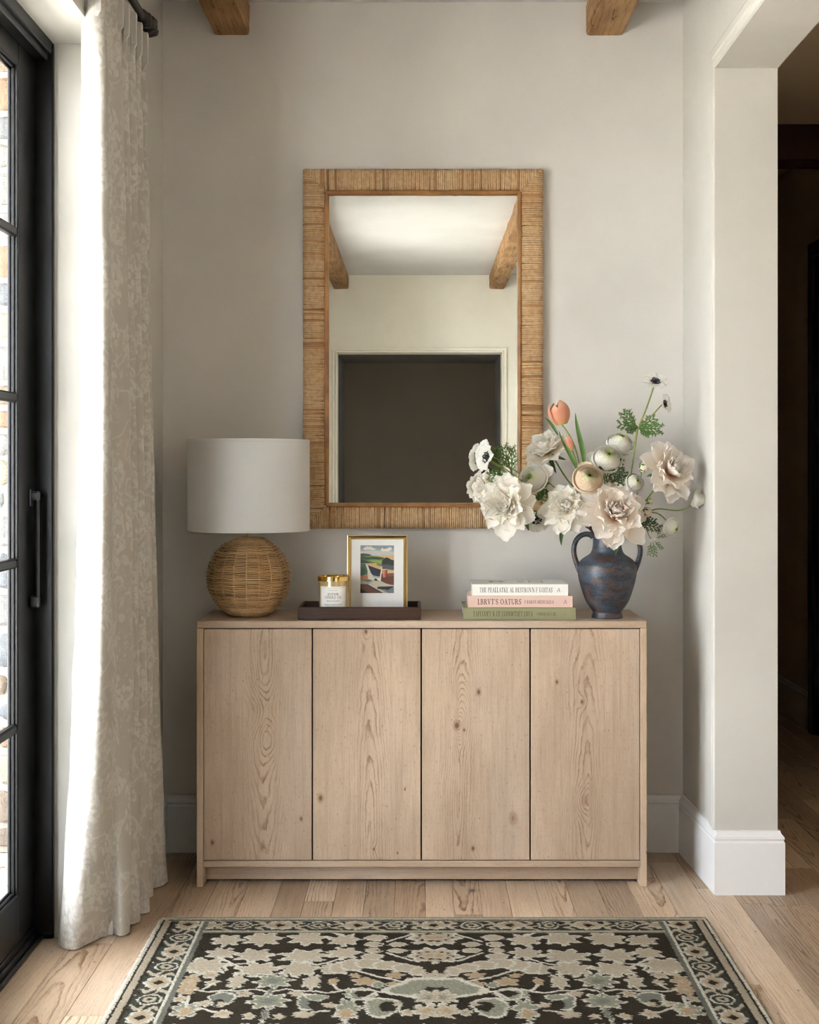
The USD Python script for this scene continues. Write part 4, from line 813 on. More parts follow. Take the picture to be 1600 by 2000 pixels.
va = Thing('vase', 'dark blue-black two-handled amphora vase with rusty mottled glaze', 'vase', (VXc, VYc, SZ))
va.part('body', lathe(pp, 96, (VXc, VYc, 0)), M_vase, smooth=40)
for s in (-1, 1):
    pts = [(s * 27 / S, 0, vz(1048)), (s * 34 / S, 0, vz(1044)), (s * 46 / S, 0, vz(1044)), (s * 58 / S, 0, vz(1052)), (s * 64.5 / S, 0, vz(1068)), (s * 64 / S, 0, vz(1085)), (s * 59 / S, 0, vz(1101)), (s * 53 / S, 0, vz(1114))]
    p = spline(pts, 40) + [VXc, VYc, 0]; t = np.linspace(0, 1, 40)
    va.part('handle', tube(p, .0088 + .003 * (np.abs(t - .5) * 2) ** 4, 14), M_vase, smooth=True)
# ================================================================ RUG
RCX, RY1, RHW, RLEN = .0435, 4.216, .852, 2.4
KP = EYE * F_PX
def rug_at(px, py):
    d = KP / (py - VY); return (px - VX) / F_PX * d - RCX, RY1 - d, d / F_PX, d * d / KP    # s, t, metres per pixel along s and t
ns_ = 569
sv = np.linspace(-RHW, RHW, ns_); tv = np.r_[np.arange(0, .86, .003), np.arange(.864, RLEN + .001, .008)]
Sg, Tg = np.meshgrid(sv, tv)
nz3 = lambda a, b, seed: meshkit.noise(np.stack([a, b, np.full_like(a, .5)], -1), seed)
Tt = np.where(Tg > RLEN / 2, RLEN - Tg, Tg)
jit = (nz3(Sg / .035, Tg / .0042, 1) - .5) * .030 + (nz3(Sg / .012, Tg / .010, 2) - .5) * .008
jtt = (nz3(Sg / .010, Tg / .02, 3) - .5) * .012
SJ, TJ = Sg + jit, Tt + jtt
C_DK, C_BE, C_CR, C_GO, C_SA, C_BL, C_OL = map(np.array, ((.031, .0245, .017), (.36, .305, .225), (.47, .435, .355), (.33, .235, .14), (.215, .21, .155), (.155, .155, .125), (.045, .046, .036)))
img = np.tile(C_DK, Sg.shape + (1,))
def lay(mask, c): img[mask] = c
FH = .700
Sm = -np.abs(Sg) + jit * .9
Tf = np.where(TJ < .80, TJ, 1.60 - TJ)
def blob(s0, t0, a, b, lobes=6, amp=.16, rot=0.):
    u, v = (Sm - s0), (Tf - t0)
    if rot: u, v = u * math.cos(rot) + v * math.sin(rot), -u * math.sin(rot) + v * math.cos(rot)
    u, v = u / a, v / b; th = np.arctan2(v, u); return np.sqrt(u * u + v * v) / (1 + amp * np.cos(lobes * th + 1.))
def motif(x, y, rx, ry, fill=C_BE, core=None, lobes=6, amp=.18, halo=C_CR, rot=0.):
    s, t, ms, mt = rug_at(x, y); s = -abs(s) if s < .02 else s; r = blob(s, t, rx * ms, ry * mt, lobes, amp, rot)
    if halo is not None: lay(field & (r < 1.12), halo)
    lay(field & (r < .92), fill)
    if core is not None: lay(field & (r < .40), core)
def line(pts, w=.0045, c=C_CR):
    P = [rug_at(*p)[:2] for p in pts]
    for (a, b), (c_, d_) in zip(P[:-1], P[1:]):
        ux, uy = c_ - a, d_ - b; L = ux * ux + uy * uy + 1e-9; k = np.clip(((Sm - jit * .8 - a) * ux + (Tf - b) * uy) / L, 0, 1)
        lay(field & (np.hypot(Sm - jit * .8 - a - k * ux, Tf - b - k * uy) < w), c)
field = (np.abs(Sg) < FH) & (Tt > .135)
c1 = lambda x, y: (190 + x / 4.571, 1780 + y / 4.571); c2 = lambda x, y: (520 + x / 4.571, 1780 + y / 4.571)
q = 1 / 4.571
# rows of palmettes, read off row by row from the back of the rug
for (x, y, a, b) in ((1480, 275, 140, 52), (1160, 290, 115, 42), (1400, 425, 150, 50), (1110, 405, 110, 42), (1430, 550, 165, 55), (960, 520, 190, 62), (1245, 660, 68, 58)): motif(*c1(x, y), a * q, b * q, C_BE, None, 7, .22)
for (x, y, a, b) in ((370, 270, 140, 52), (700, 285, 115, 46), (340, 430, 185, 50), (690, 405, 120, 46), (290, 545, 150, 58), (410, 660, 70, 55)): motif(*c2(x, y), a * q, b * q, C_BE, None, 7, .22)
for (x, y, a, b) in ((560, 545, 60, 45), (660, 535, 90, 52), (780, 510, 110, 50), (930, 495, 130, 42), (1090, 515, 130, 36), (1240, 540, 120, 34), (1370, 570, 90, 36), (1460, 590, 70, 40)): motif(*c2(x, y), a * q, b * q, C_BE, None, 5, .06)
for (x, y, a, b) in ((980, 265, 85, 26), (965, 325, 70, 22), (960, 380, 66, 22), (950, 435, 90, 26), (1170, 325, 75, 19), (1170, 380, 75, 19)): motif(*c2(x, y), a * q, b * q, C_BE, None, 4, .05)
for (x, y) in ((1015, 325), (1005, 380)): motif(*c2(x, y), 16 * q, 8 * q, C_DK, None, 4, 0, None)
for (x, y, a, b) in ((1460, 262, 165, 58), (1460, 425, 170, 58)):
    motif(*c2(x, y), a * q, b * q, C_BE, None, 8, .14); motif(*c2(x, y), a * q * .72, b * q * .66, C_DK, None, 8, .14, None); motif(*c2(x, y), a * q * .62, b * q * .55, C_BE, C_GO, 6, .1, None)
motif(*c2(1455, 530), 50 * q, 62 * q, C_DK, None, 6, .1, None)
for (x, y, a, b) in ((870, 605, 40, 17), (1010, 602, 62, 26), (1030, 668, 48, 24), (1310, 770, 58, 25), (780, 915, 70, 40), (1120, 950, 75, 32), (950, 860, 64, 24), (1350, 972, 52, 26), (740, 815, 62, 26)): motif(*c1(x, y), a * q, b * q, C_BE, C_GO, 5, .2)
for (x, y, a, b) in ((830, 660, 76, 48), (800, 735, 86, 38)): motif(*c1(x, y), a * q, b * q, C_GO, C_BE, 6, .2, C_BE)
for (x, y, a, b) in ((270, 770, 58, 26), (800, 605, 48, 19), (1150, 605, 74, 26), (1310, 635, 48, 16), (880, 660, 94, 32), (1130, 680, 52, 21), (330, 955, 84, 28), (110, 975, 48, 22), (600, 660, 40, 30), (560, 870, 54, 22)): motif(*c2(x, y), a * q, b * q, C_GO if y < 700 else C_BE, None, 5, .2, C_BE)
# sage flowers on a stem, crescents and the middle medallion
for (x, y, a, b) in ((1570, 655, 140, 56), (1530, 835, 150, 62)): motif(*c1(x, y), a * q, b * q, C_SA, C_BL, 8, .22)
motif(*c1(1545, 742), 16 * q, 55 * q, C_BL, None, 2, 0, C_CR); motif(*c1(1500, 950), 26 * q, 66 * q, C_BL, None, 2, 0, C_CR)
motif(*c1(1110, 815), 112 * q, 62 * q, C_BL, None, 3, .06, C_CR, .0); motif(*c1(1085, 850), 60 * q, 36 * q, C_DK, None, 3, .1, None); motif(*c1(1110, 858), 44 * q, 24 * q, C_BE, None, 5, .2, None)
motif(*c2(380, 840), 100 * q, 70 * q, C_BL, None, 3, .06, C_CR); motif(*c2(430, 865), 66 * q, 44 * q, C_DK, None, 3, .1, None); motif(*c2(450, 800), 90 * q, 24 * q, C_SA, None, 3, .1, C_CR)
motif(*c1(780, 915), 112 * q, 62 * q, C_SA, None, 7, .2); motif(*c1(780, 930), 60 * q, 34 * q, C_GO, None, 5, .15, C_CR)
motif(*c2(720, 910), 100 * q, 84 * q, C_SA, None, 7, .2); motif(*c2(710, 950), 70 * q, 40 * q, C_GO, None, 6, .2, C_CR); motif(*c2(735, 765), 42 * q, 40 * q, C_SA, None, 5, .1)
motif(*c2(860, 770), 120 * q, 52 * q, C_SA, None, 3, .05, C_CR); motif(*c2(870, 765), 92 * q, 33 * q, C_DK, None, 3, .05, None)
motif(*c2(1030, 890), 150 * q, 84 * q, C_SA, None, 3, .08, C_CR); motif(*c2(1090, 880), 96 * q, 46 * q, C_DK, None, 3, .1, None); motif(*c2(1000, 690), 52 * q, 24 * q, C_SA, None, 4, .1)
motif(*c2(1460, 725), 350 * q, 84 * q, C_SA, None, 4, .12, C_CR); motif(*c2(1460, 725), 48 * q, 18 * q, C_DK, None, 4, .1, C_BL); motif(*c2(1450, 800), 110 * q, 52 * q, C_BE, C_SA, 7, .25); motif(*c2(1440, 925), 120 * q, 54 * q, C_BE, C_GO, 6, .28)
motif(*c2(1180, 860), 40 * q, 20 * q, C_BE, None, 5, .1); motif(*c2(1260, 940), 56 * q, 26 * q, C_BE, C_GO, 5, .2)
for pts in (((1080, 440), (1190, 490), (1280, 530)), ((1190, 490), (1130, 525), (1160, 555)), ((1240, 500), (1330, 495), (1420, 470)), ((870, 735), (980, 752), (1130, 738), (1230, 745), (1400, 728), (1510, 745)), ((950, 725), (1000, 700), (1030, 680)), ((820, 790), (800, 860), (790, 890)), ((880, 910), (960, 905), (1050, 940)), ((900, 575), (830, 575))): line([c1(*p) for p in pts])
for pts in (((350, 480), (450, 510), (560, 488), (690, 440)), ((60, 750), (180, 725), (300, 745), (410, 742), (560, 762), (700, 738)), ((1080, 300), (1300, 235)), ((1080, 402), (1300, 472)), ((770, 550), (1000, 615), (1220, 660)), ((580, 215), (700, 255)), ((600, 690), (640, 730), (700, 740)), ((700, 735), (900, 735), (1120, 765)), ((870, 815), (960, 765)), ((410, 935), (560, 920))): line([c2(*p) for p in pts])
# guard stripes and the main border
aS = np.abs(Sg) + jit * .25; aT = Tt + jtt * .3
d_edge = np.minimum(RHW - aS, np.where(aT < .2, 9, 9))
side = RHW - aS
def band(lo, hi, c): lay((side >= lo) & (side < hi), c)
# back and front end: border, guard, selvedge
end = (Tt < .135) & (np.abs(Sg) < FH + .105)
def border(u, v, m, ground):
    """u along the band, v across it (0 at the outer edge, 1 at the field); palmettes alternating with small medallions."""
    P_ = .236; k = np.abs(((u / P_) % 1) - .5) * P_; vv = v - .5
    ju = (nz3(u / .006, v * 30, 7) - .5)
    lay(m, ground)
    a = k / .060 + np.abs(vv) / .47 + ju * .28 + .12 * np.cos(np.arctan2(vv * .1, k - .03) * 6)
    lay(m & (a < 1.05), C_CR); lay(m & (a < .86), C_BE); lay(m & (a < .60), C_GO * .6 + C_BE * .4); lay(m & (k / .017 + np.abs(vv) / .17 < 1), C_DK)
    k2 = P_ / 2 - k; b = np.hypot(k2 / .030, vv / .30) + ju * .30
    lay(m & (b < 1.15), C_CR); lay(m & (b < .95), C_OL); lay(m & (b < .62), C_BE); lay(m & (b < .26), C_DK)
    wv = np.abs(np.abs(vv) - .40 - .05 * np.sin(u * 160)) < .045; lay(m & wv & (np.sin(u * 90 + vv * 9) > -.35), C_OL)
    sc = np.abs(np.sin(u * 53.2 + 3 * vv + 1.3 * np.sin(vv * 9))) + ju * .3; lay(m & (k > .045) & (k < .085) & (sc < .30), C_DK); lay(m & (k > .045) & (k < .09) & (sc > .86), C_BE)
border(Sg + jit * .8 + .118, np.clip((Tt + jtt * .6 - .028) / .10, 0, 1), end, C_OL * .7 + C_DK * .3)
sb_ = (side > .047) & (side < .152) & (Tt > .028)
border(TJ + .05, np.clip((side + jit * .5 - .047) / .098, 0, 1), sb_, C_OL)
lay((np.abs(side - .149) < .0075) & (Tt > .03), C_BL * .8); lay((np.abs(side - .138) < .004) & (Tt > .03), C_CR)
lay((np.abs(Tt + jtt * .3 - .131) < .0065) & (np.abs(Sg) < FH), C_BE); lay((np.abs(Tt + jtt * .3 - .141) < .0045) & (np.abs(Sg) < FH), C_SA * .7)
band(.040, .049, C_DK); band(.013, .020, C_DK); band(.020, .040, C_BE * .92); band(-.1, .013, C_CR * 1.05)
lay((Tt < .040) & (side > .018), C_BE); lay((Tt < .034) & (side > .030), C_OL); lay((Tt < .026), C_CR * .95)
lay((np.abs(Tt - .012) < .004) & (side > .016), C_BE * .75)
# abrash: every knot a little different, broad soft changes of the dye
img *= (.80 + .40 * nz3(Sg / .0032, Tg / .0032, 11))[..., None]
img *= (.90 + .22 * nz3(Sg / .3, Tg / .05, 12))[..., None]
h = .0095 + .0022 * (nz3(Sg / .0055, Tg / .0055, 13) - .5) + .0012 * (img.mean(-1) > .2)
edge = (np.abs(Sg) > RHW - .002) | (Tg < .002) | (Tg > RLEN - .004)
h = np.where(edge, .0006, h)
wob = .004 * (nz3(Sg * 3, Tg * 3, 14) - .5)
vr = np.stack([RCX + Sg * (1 + .0) + np.where(np.abs(Sg) > RHW - .02, wob * 1.5, 0), RY1 - Tg + np.where(Tg < .02, wob, 0), h], -1).reshape(-1, 3)
fr_ = grid_faces(len(tv), ns_)[:, ::-1]
g = Graph(); a = g.node('attribute', 'color', attribute='tint'); x, y, z = g.pos(); n = g.noise(g.vec(x, y, z), 420., 3., .7); n2 = g.noise(g.vec(x * .4, y, z), 300., 2.)
M_rug = g.make('wool_pile', g.bsdf(base_color=g.mix(g.smooth(n, .3, .7, 0., .30), a, (.03, .027, .022)), roughness=.95, specular_ior_level=.0, normal=g.bump(n + n2, .8, .003)))
rug = Thing('rug', 'dark charcoal and beige floral patterned wool rug on the plank floor', 'rug', (RCX, RY1 - RLEN / 2, 0))
rug.part('pile', trimesh.Trimesh(vr, fr_, process=False), M_rug, smooth=True, color=np.clip(img, 0, 1).reshape(-1, 3))
rf = np.random.default_rng(9); fs_ = []
def tuft(p, d, l):
    d = np.asarray(d, float); d /= np.linalg.norm(d); p = np.asarray(p, float); q_ = p + d * l * .6 + [0, 0, .001]; e = p + d * l; e[2] = .0012; p = p + [0, 0, .003]
    return tube([p, q_, e], [.0016, .0013, .0005], 4, False)
for x_ in np.arange(-RHW, RHW, .0042): fs_.append(tuft((RCX + x_ + rf.normal(0, .001), RY1 - .003, .002), (rf.normal(0, .5), 1, 0), rf.uniform(.006, .014)))
for y_ in np.arange(.0, .95, .0045):
    for s_ in (-1, 1): fs_.append(tuft((RCX + s_ * (RHW - .002), RY1 - y_, .002), (s_, rf.normal(0, .6), 0), rf.uniform(.004, .011)))
rug.part('fringe', cat(fs_), plain('fringe_wool', (.52, .48, .41), .95), smooth=True, kind='stuff')
# ================================================================ FLOWERS
def unit(v): v = np.asarray(v, float); return v / (np.linalg.norm(v) + 1e-12)
def frame_of(n, roll=0.):
    n = unit(n); a = unit(np.cross((0, 0, 1.) if abs(n[2]) < .9 else (1., 0, 0), n)); b = np.cross(n, a)
    return np.stack([a * math.cos(roll) + b * math.sin(roll), b * math.cos(roll) - a * math.sin(roll), n], 0)
def petal(R, L, W, a0, a1, cup, ruf, phi, r0=0., z0=0., nu=10, nv=8, notch=.022, tipw=.42, peak=.68):
    """One petal: elevation bends from a0 to a1 along its length; cupped across; ruffled and notched at the tip. Local z is the flower's axis."""
    u = np.linspace(0, 1, nu); v = np.linspace(-1, 1, nv); ph, p2 = R.uniform(0, 6.28, 2)
    w = W * (.16 + .84 * np.sin(np.pi / 2 * np.clip(u / peak, 0, 1)) ** .9) * np.sqrt(np.clip(1 - (np.clip((u - peak) / (1 - peak), 0, 1) ** 2) * (1 - tipw ** 2), 0, 1))
    k = 1 - .13 * v ** 2 * 1.0 - notch * (np.cos(v * 7 + ph) * .5 + np.cos(v * 13 + p2) * .5 + .7 * np.exp(-(v / .30) ** 2))
    U = u[:, None] * (1 - (1 - k[None, :]) * (u[:, None] ** 3)); ang = a0 + (a1 - a0) * U ** 1.15
    fine = np.linspace(0, 1, 60); fa = a0 + (a1 - a0) * fine ** 1.15
    rr = np.r_[0, np.cumsum(np.cos(fa[:-1])) / 59] * L; zz = np.r_[0, np.cumsum(np.sin(fa[:-1])) / 59] * L
    r = r0 + np.interp(U, fine, rr); z = z0 + np.interp(U, fine, zz); x = w[:, None] * v[None, :]
    off = cup * W * (v[None, :] ** 2) * (.25 + .75 * U) + ruf * W * U ** 2 * (np.sin(v[None, :] * 5 + ph) * .6 + np.sin(v[None, :] * 11 + p2) * .4)
    r = r - np.sin(ang) * off; z = z + np.cos(ang) * off; c, s = math.cos(phi), math.sin(phi)
    p = np.stack([r * c - x * s, r * s + x * c, z], -1).reshape(-1, 3)
    return p, grid_faces(nu, nv), np.stack([np.broadcast_to(v[None] * .5 + .5, U.shape).ravel(), np.broadcast_to(u[:, None], U.shape).ravel()], 1)
def put(p, f, M, c): return trimesh.Trimesh(np.asarray(p) @ M + np.asarray(c), f, process=False)
def joined(items, M, c):
    v, f, uv, o = [], [], [], 0
    for p, ff, u in items: v.append(p); f.append(ff + o); uv.append(u); o += len(p)
    return put(np.vstack(v), np.vstack(f), M, c), np.vstack(uv)

def petal_mat(name, stops, trans=.48, layers=None):
    g = Graph(); uv = g.node('texture_coordinate', 'UV'); s = g.node('separate_xyz', 'x', vector=uv); t = g.out2(s, 'y'); x, y, z = g.pos()
    vein = g.noise(g.vec(s * 26., t * 1.2, x * 40.), 3., 3., .6); tt = t if layers is None else s
    c = g.ramp(tt + (vein - .5) * .16, stops); c = g.mix(g.smooth(vein, .45, .7) * .05, c, (.62, .52, .40))
    sf = g.bsdf(base_color=c, roughness=.6, specular_ior_level=.25, sheen_weight=.1, normal=g.bump(vein, .15, .0008))
    return g.make(name, g.node('mix_closure', 'closure', fac=trans, closure1=sf, closure2=g.node('translucent_bsdf', 'BSDF', color=c)))
M_peony = petal_mat('peony_petal', [(0, (.84, .58, .32)), (.22, (.92, .82, .66)), (.5, (.94, .895, .80)), (1, (.95, .925, .86))])
M_blush = petal_mat('peony_blush_petal', [(0, (.86, .54, .32)), (.25, (.92, .76, .60)), (.55, (.94, .86, .77)), (1, (.95, .91, .85))])
M_heart = petal_mat('peony_heart', [(0, (.66, .22, .14)), (.4, (.74, .42, .32)), (1, (.86, .76, .68))])
# ranunculus: uv.x carries how far in the petal lies
M_ranw = petal_mat('ranunculus_white', [(0, (.90, .885, .82)), (.5, (.89, .87, .76)), (.82, (.86, .87, .62)), (1, (.52, .60, .20))], .40, True)
M_ranp = petal_mat('ranunculus_peach', [(0, (.89, .74, .56)), (.5, (.89, .78, .58)), (.82, (.86, .82, .56)), (1, (.50, .56, .20))], .40, True)
M_anem = petal_mat('anemone_petal', [(0, (.84, .84, .70)), (.3, (.89, .88, .82)), (1, (.90, .895, .85))], .42)
M_tulip = petal_mat('tulip_petal', [(0, (.66, .50, .16)), (.18, (.72, .36, .20)), (.6, (.72, .31, .21)), (1, (.80, .50, .32))], .22)
def leaf_mat(name, a, b, trans=.3):
    g = Graph(); x, y, z = g.pos(); n = g.noise(g.vec(x, y, z), 60., 3., .6); c = g.mix(g.smooth(n, .3, .7), a, b)
    return g.make(name, g.node('mix_closure', 'closure', fac=trans, closure1=g.bsdf(base_color=c, roughness=.5, normal=g.bump(n, .2, .001)), closure2=g.node('translucent_bsdf', 'BSDF', color=c)))
M_leaf = leaf_mat('flower_leaf', (.075, .165, .035), (.115, .215, .05)); M_dleaf = leaf_mat('dark_leaf', (.030, .075, .022), (.055, .115, .030)); M_stem = leaf_mat('flower_stem', (.19, .26, .05), (.27, .33, .075), .1)
M_black_eye = plain('anemone_eye', (.008, .008, .012), .6)

MOUTH = np.array([VXc, VYc, vz(1034)])
def stem_path(c, n, via=(), reach=.03, off=(0, 0)):
    """From the back of a flower at c facing n down into the vase's neck."""
    m = MOUTH + [off[0], off[1], 0]; pts = [np.asarray(c)] + [np.asarray(q) for q in via]
    if not via: pts.append(np.asarray(c) - unit(n) * reach)
    return spline(pts + [m + [0, 0, .012], m * [1, 1, 0] + [-off[0] * .5, -off[1] * .5, vz(1090)]], 34)
def strap(pts, w, fold=.25, nu=18, twist=0., side=None):
    p = spline(pts, nu); u = np.linspace(0, 1, nu); t = np.gradient(p, axis=0); t /= np.linalg.norm(t, axis=1, keepdims=True)
    s = np.cross(t, (0, -1., .15) if side is None else side); s /= np.linalg.norm(s, axis=1, keepdims=True); n = np.cross(s, t)
    ww = w * (np.sin(np.pi * np.clip(u * .93 + .07, 0, 1)) ** .75) * (1 - .25 * u); v = np.linspace(-1, 1, 5)
    q = p[:, None] + s[:, None] * (ww[:, None] * v)[..., None] + n[:, None] * (ww[:, None] * fold * v ** 2)[..., None]
    return trimesh.Trimesh(q.reshape(-1, 3), grid_faces(nu, 5), process=False)
def ribbon(p0, p1, w0, w1, nrm, bend=None):
    p0, p1 = np.asarray(p0), np.asarray(p1); m = (p0 + p1) / 2 + (0 if bend is None else bend); t = unit(p1 - p0); s = unit(np.cross(t, nrm)); wm = max(w0, w1) * 1.12
    v = np.array([p0 - s * w0, p0 + s * w0, m - s * wm, m + s * wm, p1 - s * w1, p1 + s * w1]); return trimesh.Trimesh(v, [(0, 1, 3), (0, 3, 2), (2, 3, 5), (2, 5, 4)], process=False)
def frond(base, tip, R, spread=.75, nrm=(0, -1., .2), n=4, w=.0016):
    """A finely cut leaf, as under an anemone: rib, side lobes, and teeth on every lobe."""
    base, tip = np.asarray(base, float), np.asarray(tip, float); L = np.linalg.norm(tip - base); t = unit(tip - base); s = unit(np.cross(t, nrm)); out = [ribbon(base, tip, w * 1.25, w * .3, nrm)]
    for i in range(n):
        k = .18 + .68 * i / max(n - 1, 1); q = base + (tip - base) * k
        for sg in (-1, 1):
            a = R.uniform(.55, .85); l = L * spread * (.62 - .42 * abs(k - .35)) * R.uniform(.8, 1.15); d = unit(t * math.cos(a) + s * sg * math.sin(a) + np.asarray(nrm) * R.normal(0, .22)); e = q + d * l
            out.append(ribbon(q, e, w * .95, w * .28, nrm))
            for j in (.4, .7):
                for sg2 in (-1, 1):
                    b = R.uniform(.5, .8); d2 = unit(d * math.cos(b) + unit(np.cross(d, nrm)) * sg2 * math.sin(b)); out.append(ribbon(q + d * l * j, q + d * l * j + d2 * l * .38, w * .7, w * .22, nrm))
    return cat(out)

def flower(name, label, c, n, group=None):
    return Thing(name, label, 'flower', MOUTH * [1, 1, 0] + [0, 0, vz(1090)], group)
def peony(label, px, py, d, rpx, n, seed, mat=M_peony, inner=60, open_=1., heart=False, leaves=(), via=(), off=(0, 0), side=False):
    R = np.random.default_rng(seed); r = rpx * d / F_PX; c = at(px, py, d); M = frame_of(n, R.uniform(0, 6)); b = c - unit(n) * r * .30
    t = flower('peony', label, c, n)
    for i in range(13):
        phi = i / 13 * 6.283 + R.normal(0, .16); t.part('petal', *(lambda m, uv: (m, mat, True, uv))(*joined([petal(R, r * R.uniform(.92, 1.24), r * R.uniform(.27, .40), R.uniform(.15, .40), R.uniform(-.75, .15) * open_ + .25 * (1 - open_), .34, .06, phi, r * .08, -r * .05)], M, b)))
    for i in range(14):
        phi = i / 14 * 6.283 + .3 + R.normal(0, .12); t.part('petal', *(lambda m, uv: (m, mat, True, uv))(*joined([petal(R, r * R.uniform(.78, 1.04), r * R.uniform(.23, .33), R.uniform(.55, .80), R.uniform(.15, .75), .42, .09, phi, r * .06, 0)], M, b)))
    its = []
    for i in range(inner):
        k = i / inner; phi = i * 2.39996 + R.normal(0, .2); its.append(petal(R, r * (.86 - .30 * k) * R.uniform(.85, 1.08), r * R.uniform(.12, .21) * (1 - .25 * k), .80 + .45 * k + R.normal(0, .08), .85 + 1.05 * k + R.normal(0, .20), .48, .20, phi, r * .05 * (1 - k), r * .06 * k, 9, 8, .04, .5))
    m, uv = joined(its, M, b); t.part('inner_petals', m, mat, True, uv, kind='stuff')
    if heart:
        its = [petal(R, r * R.uniform(.42, .58), r * R.uniform(.10, .15), 1.15, 1.35 + R.normal(0, .25), .5, .3, i * 2.4, r * .03, r * .22, 7, 5, .08, .4) for i in range(14)]
        m, uv = joined(its, M, b); t.part('heart', m, M_heart, True, uv, label='pinkish-red inner petals at the heart', kind='stuff')
    p = stem_path(b - unit(n) * r * .05, n, via, r * .6, off); t.part('stem', tube(p, .0030, 8), M_stem, smooth=True)
    for i in range(4):
        a = i * 1.6 + R.uniform(0, 1); e = joined([petal(R, r * .5, r * .13, .0, .3, .3, .05, a, r * .02, -r * .12, 7, 5, .0, .1)], M, b); t.part('sepal', e[0], M_leaf, True, e[1])
    for q in leaves: t.part('leaf', strap(*q), M_dleaf if R.random() < .6 else M_leaf, smooth=True)
    return t
def ranunculus(label, px, py, d, rpx, n, seed, mat=M_ranw, via=(), off=(0, 0), flare=0, K=14):
    R = np.random.default_rng(seed); r = rpx * d / F_PX; c = at(px, py, d); M = frame_of(n, R.uniform(0, 6)); t = flower('ranunculus', label, c, n); b = c - unit(n) * r * .15; its = []
    for k in range(K):
        q = k / (K - 1); rk = r * (1.0 - .88 * q ** .92); N = 6 if k < 7 else 4; hk = r * (.06 + .62 * math.sin(min(q / .8, 1) * 1.5708) - .06 * max(0, q - .8)); rim = rk * (.80 if k else .96)
        for i in range(N):
            phi = (i + .5 * (k % 2)) / N * 6.283 + R.normal(0, .08); half = 6.283 / N * .66; nu, nv = 9, 9; u = np.linspace(0, 1, nu)[:, None]; v = np.linspace(-1, 1, nv)[None]
            P0, P1, P2 = (min(r * .12, rk * .7), -r * .55), (rk * 1.20, hk - rk * .62), (rim, hk)
            rr = (1 - u) ** 2 * P0[0] + 2 * u * (1 - u) * P1[0] + u * u * P2[0] + 0 * v; z = (1 - u) ** 2 * P0[1] + 2 * u * (1 - u) * P1[1] + u * u * P2[1] + 0 * v
            z = z - (u ** 2) * r * .13 * np.abs(v) ** 2.4 + u ** 3 * r * .022 * np.sin(v * 5 + R.uniform(0, 6)); rr = rr * (1 + u ** 3 * R.uniform(-.02, .05)) - u * .05 * rk * (v ** 2)
            an = phi + half * v * (.55 + .45 * u); p = np.stack([rr * np.cos(an), rr * np.sin(an), z], -1).reshape(-1, 3)
            e = (p, grid_faces(nu, nv), np.stack([np.full(nu * nv, min(1, q * 1.04)), np.broadcast_to(u, rr.shape).ravel()], 1))
            if k == 0: m, uv = joined([e], M, b); t.part('petal', m, mat, True, uv)
            else: its.append(e)
    for i in range(flare):
        e = joined([petal(R, r * R.uniform(1.2, 1.45), r * .48, .2, -.35 - R.uniform(0, .4), .2, .10, i * 6.283 / max(flare, 1) + R.uniform(-.3, .3), r * .1, -r * .45)], M, b); e[1][:, 0] = .05; t.part('petal', e[0], mat, True, e[1])
    m, uv = joined(its, M, b); t.part('inner_petals', m, mat, True, uv, kind='stuff')
    eye = trimesh.creation.icosphere(2, r * .085); eye.apply_scale((1, 1, .7)); t.part('eye', put(eye.vertices + [0, 0, r * .56], eye.faces, M, b), plain(f'ranunculus_eye_{seed}', (.035, .05, .012), .6), smooth=True)
    t.part('stem', tube(stem_path(b - unit(n) * r * .5, n, via, r * .9, off), .0022, 8), M_stem, smooth=True); return t
def anemone(label, px, py, d, rpx, n, seed, via=(), off=(0, 0), npet=8, up=.25, fronds=(), stemr=.0022):
    R = np.random.default_rng(seed); r = rpx * d / F_PX; c = at(px, py, d); M = frame_of(n, R.uniform(0, 6)); t = flower('anemone', label, c, n); b = c - unit(n) * r * .08
    for i in range(npet):
        m, uv = joined([petal(R, r * R.uniform(.95, 1.12), r * R.uniform(.40, .50), up + .35 + R.normal(0, .06), up - .30 + R.normal(0, .12), .26, .12, i / npet * 6.283 + R.normal(0, .1), r * .06, (i % 2) * r * .04)], M, b); t.part('petal', m, M_anem, True, uv)
    e = trimesh.creation.icosphere(2, r * .20); e.apply_scale((1, 1, .8)); t.part('eye', put(e.vertices + [0, 0, r * .16], e.faces, M, b), M_black_eye, smooth=True); st = []
    for i in range(46):
        a = i * 2.4; q = r * R.uniform(.26, .42); h = r * R.uniform(.16, .26); s = trimesh.creation.icosphere(1, r * .042); st += [(s.vertices + [q * math.cos(a), q * math.sin(a), h], s.faces, np.zeros((len(s.vertices), 2)))]
        w = tube([(q * .4 * math.cos(a), q * .4 * math.sin(a), 0), (q * math.cos(a), q * math.sin(a), h)], r * .012, 3, False); st.append((w.vertices, w.faces, np.zeros((len(w.vertices), 2))))
    m, uv = joined(st, M, b); t.part('stamens', m, M_black_eye, True, kind='stuff')
    t.part('stem', tube(stem_path(b, n, via, r * .5, off), stemr, 8), M_stem, smooth=True)
    for q in fronds: t.part('leaf', frond(*q[:2], R, **(q[2] if len(q) > 2 else {})), M_leaf)
    return t
A = at
peony('large cream peony lowest on the left side of the bouquet', 984, 985, 4.56, 57, (-.40, -.85, .05), 1, via=(A(1030, 996, 4.62), A(1090, 1003, 4.66)), leaves=((( A(1012, 1000, 4.60), A(1024, 1015, 4.59), A(1033, 1037, 4.585)), .0105),))
peony('small white double peony furthest left, behind the large cream one', 943, 952, 4.66, 31, (-.75, -.55, .15), 2, inner=34, via=(A(990, 958, 4.68), A(1090, 985, 4.68)))
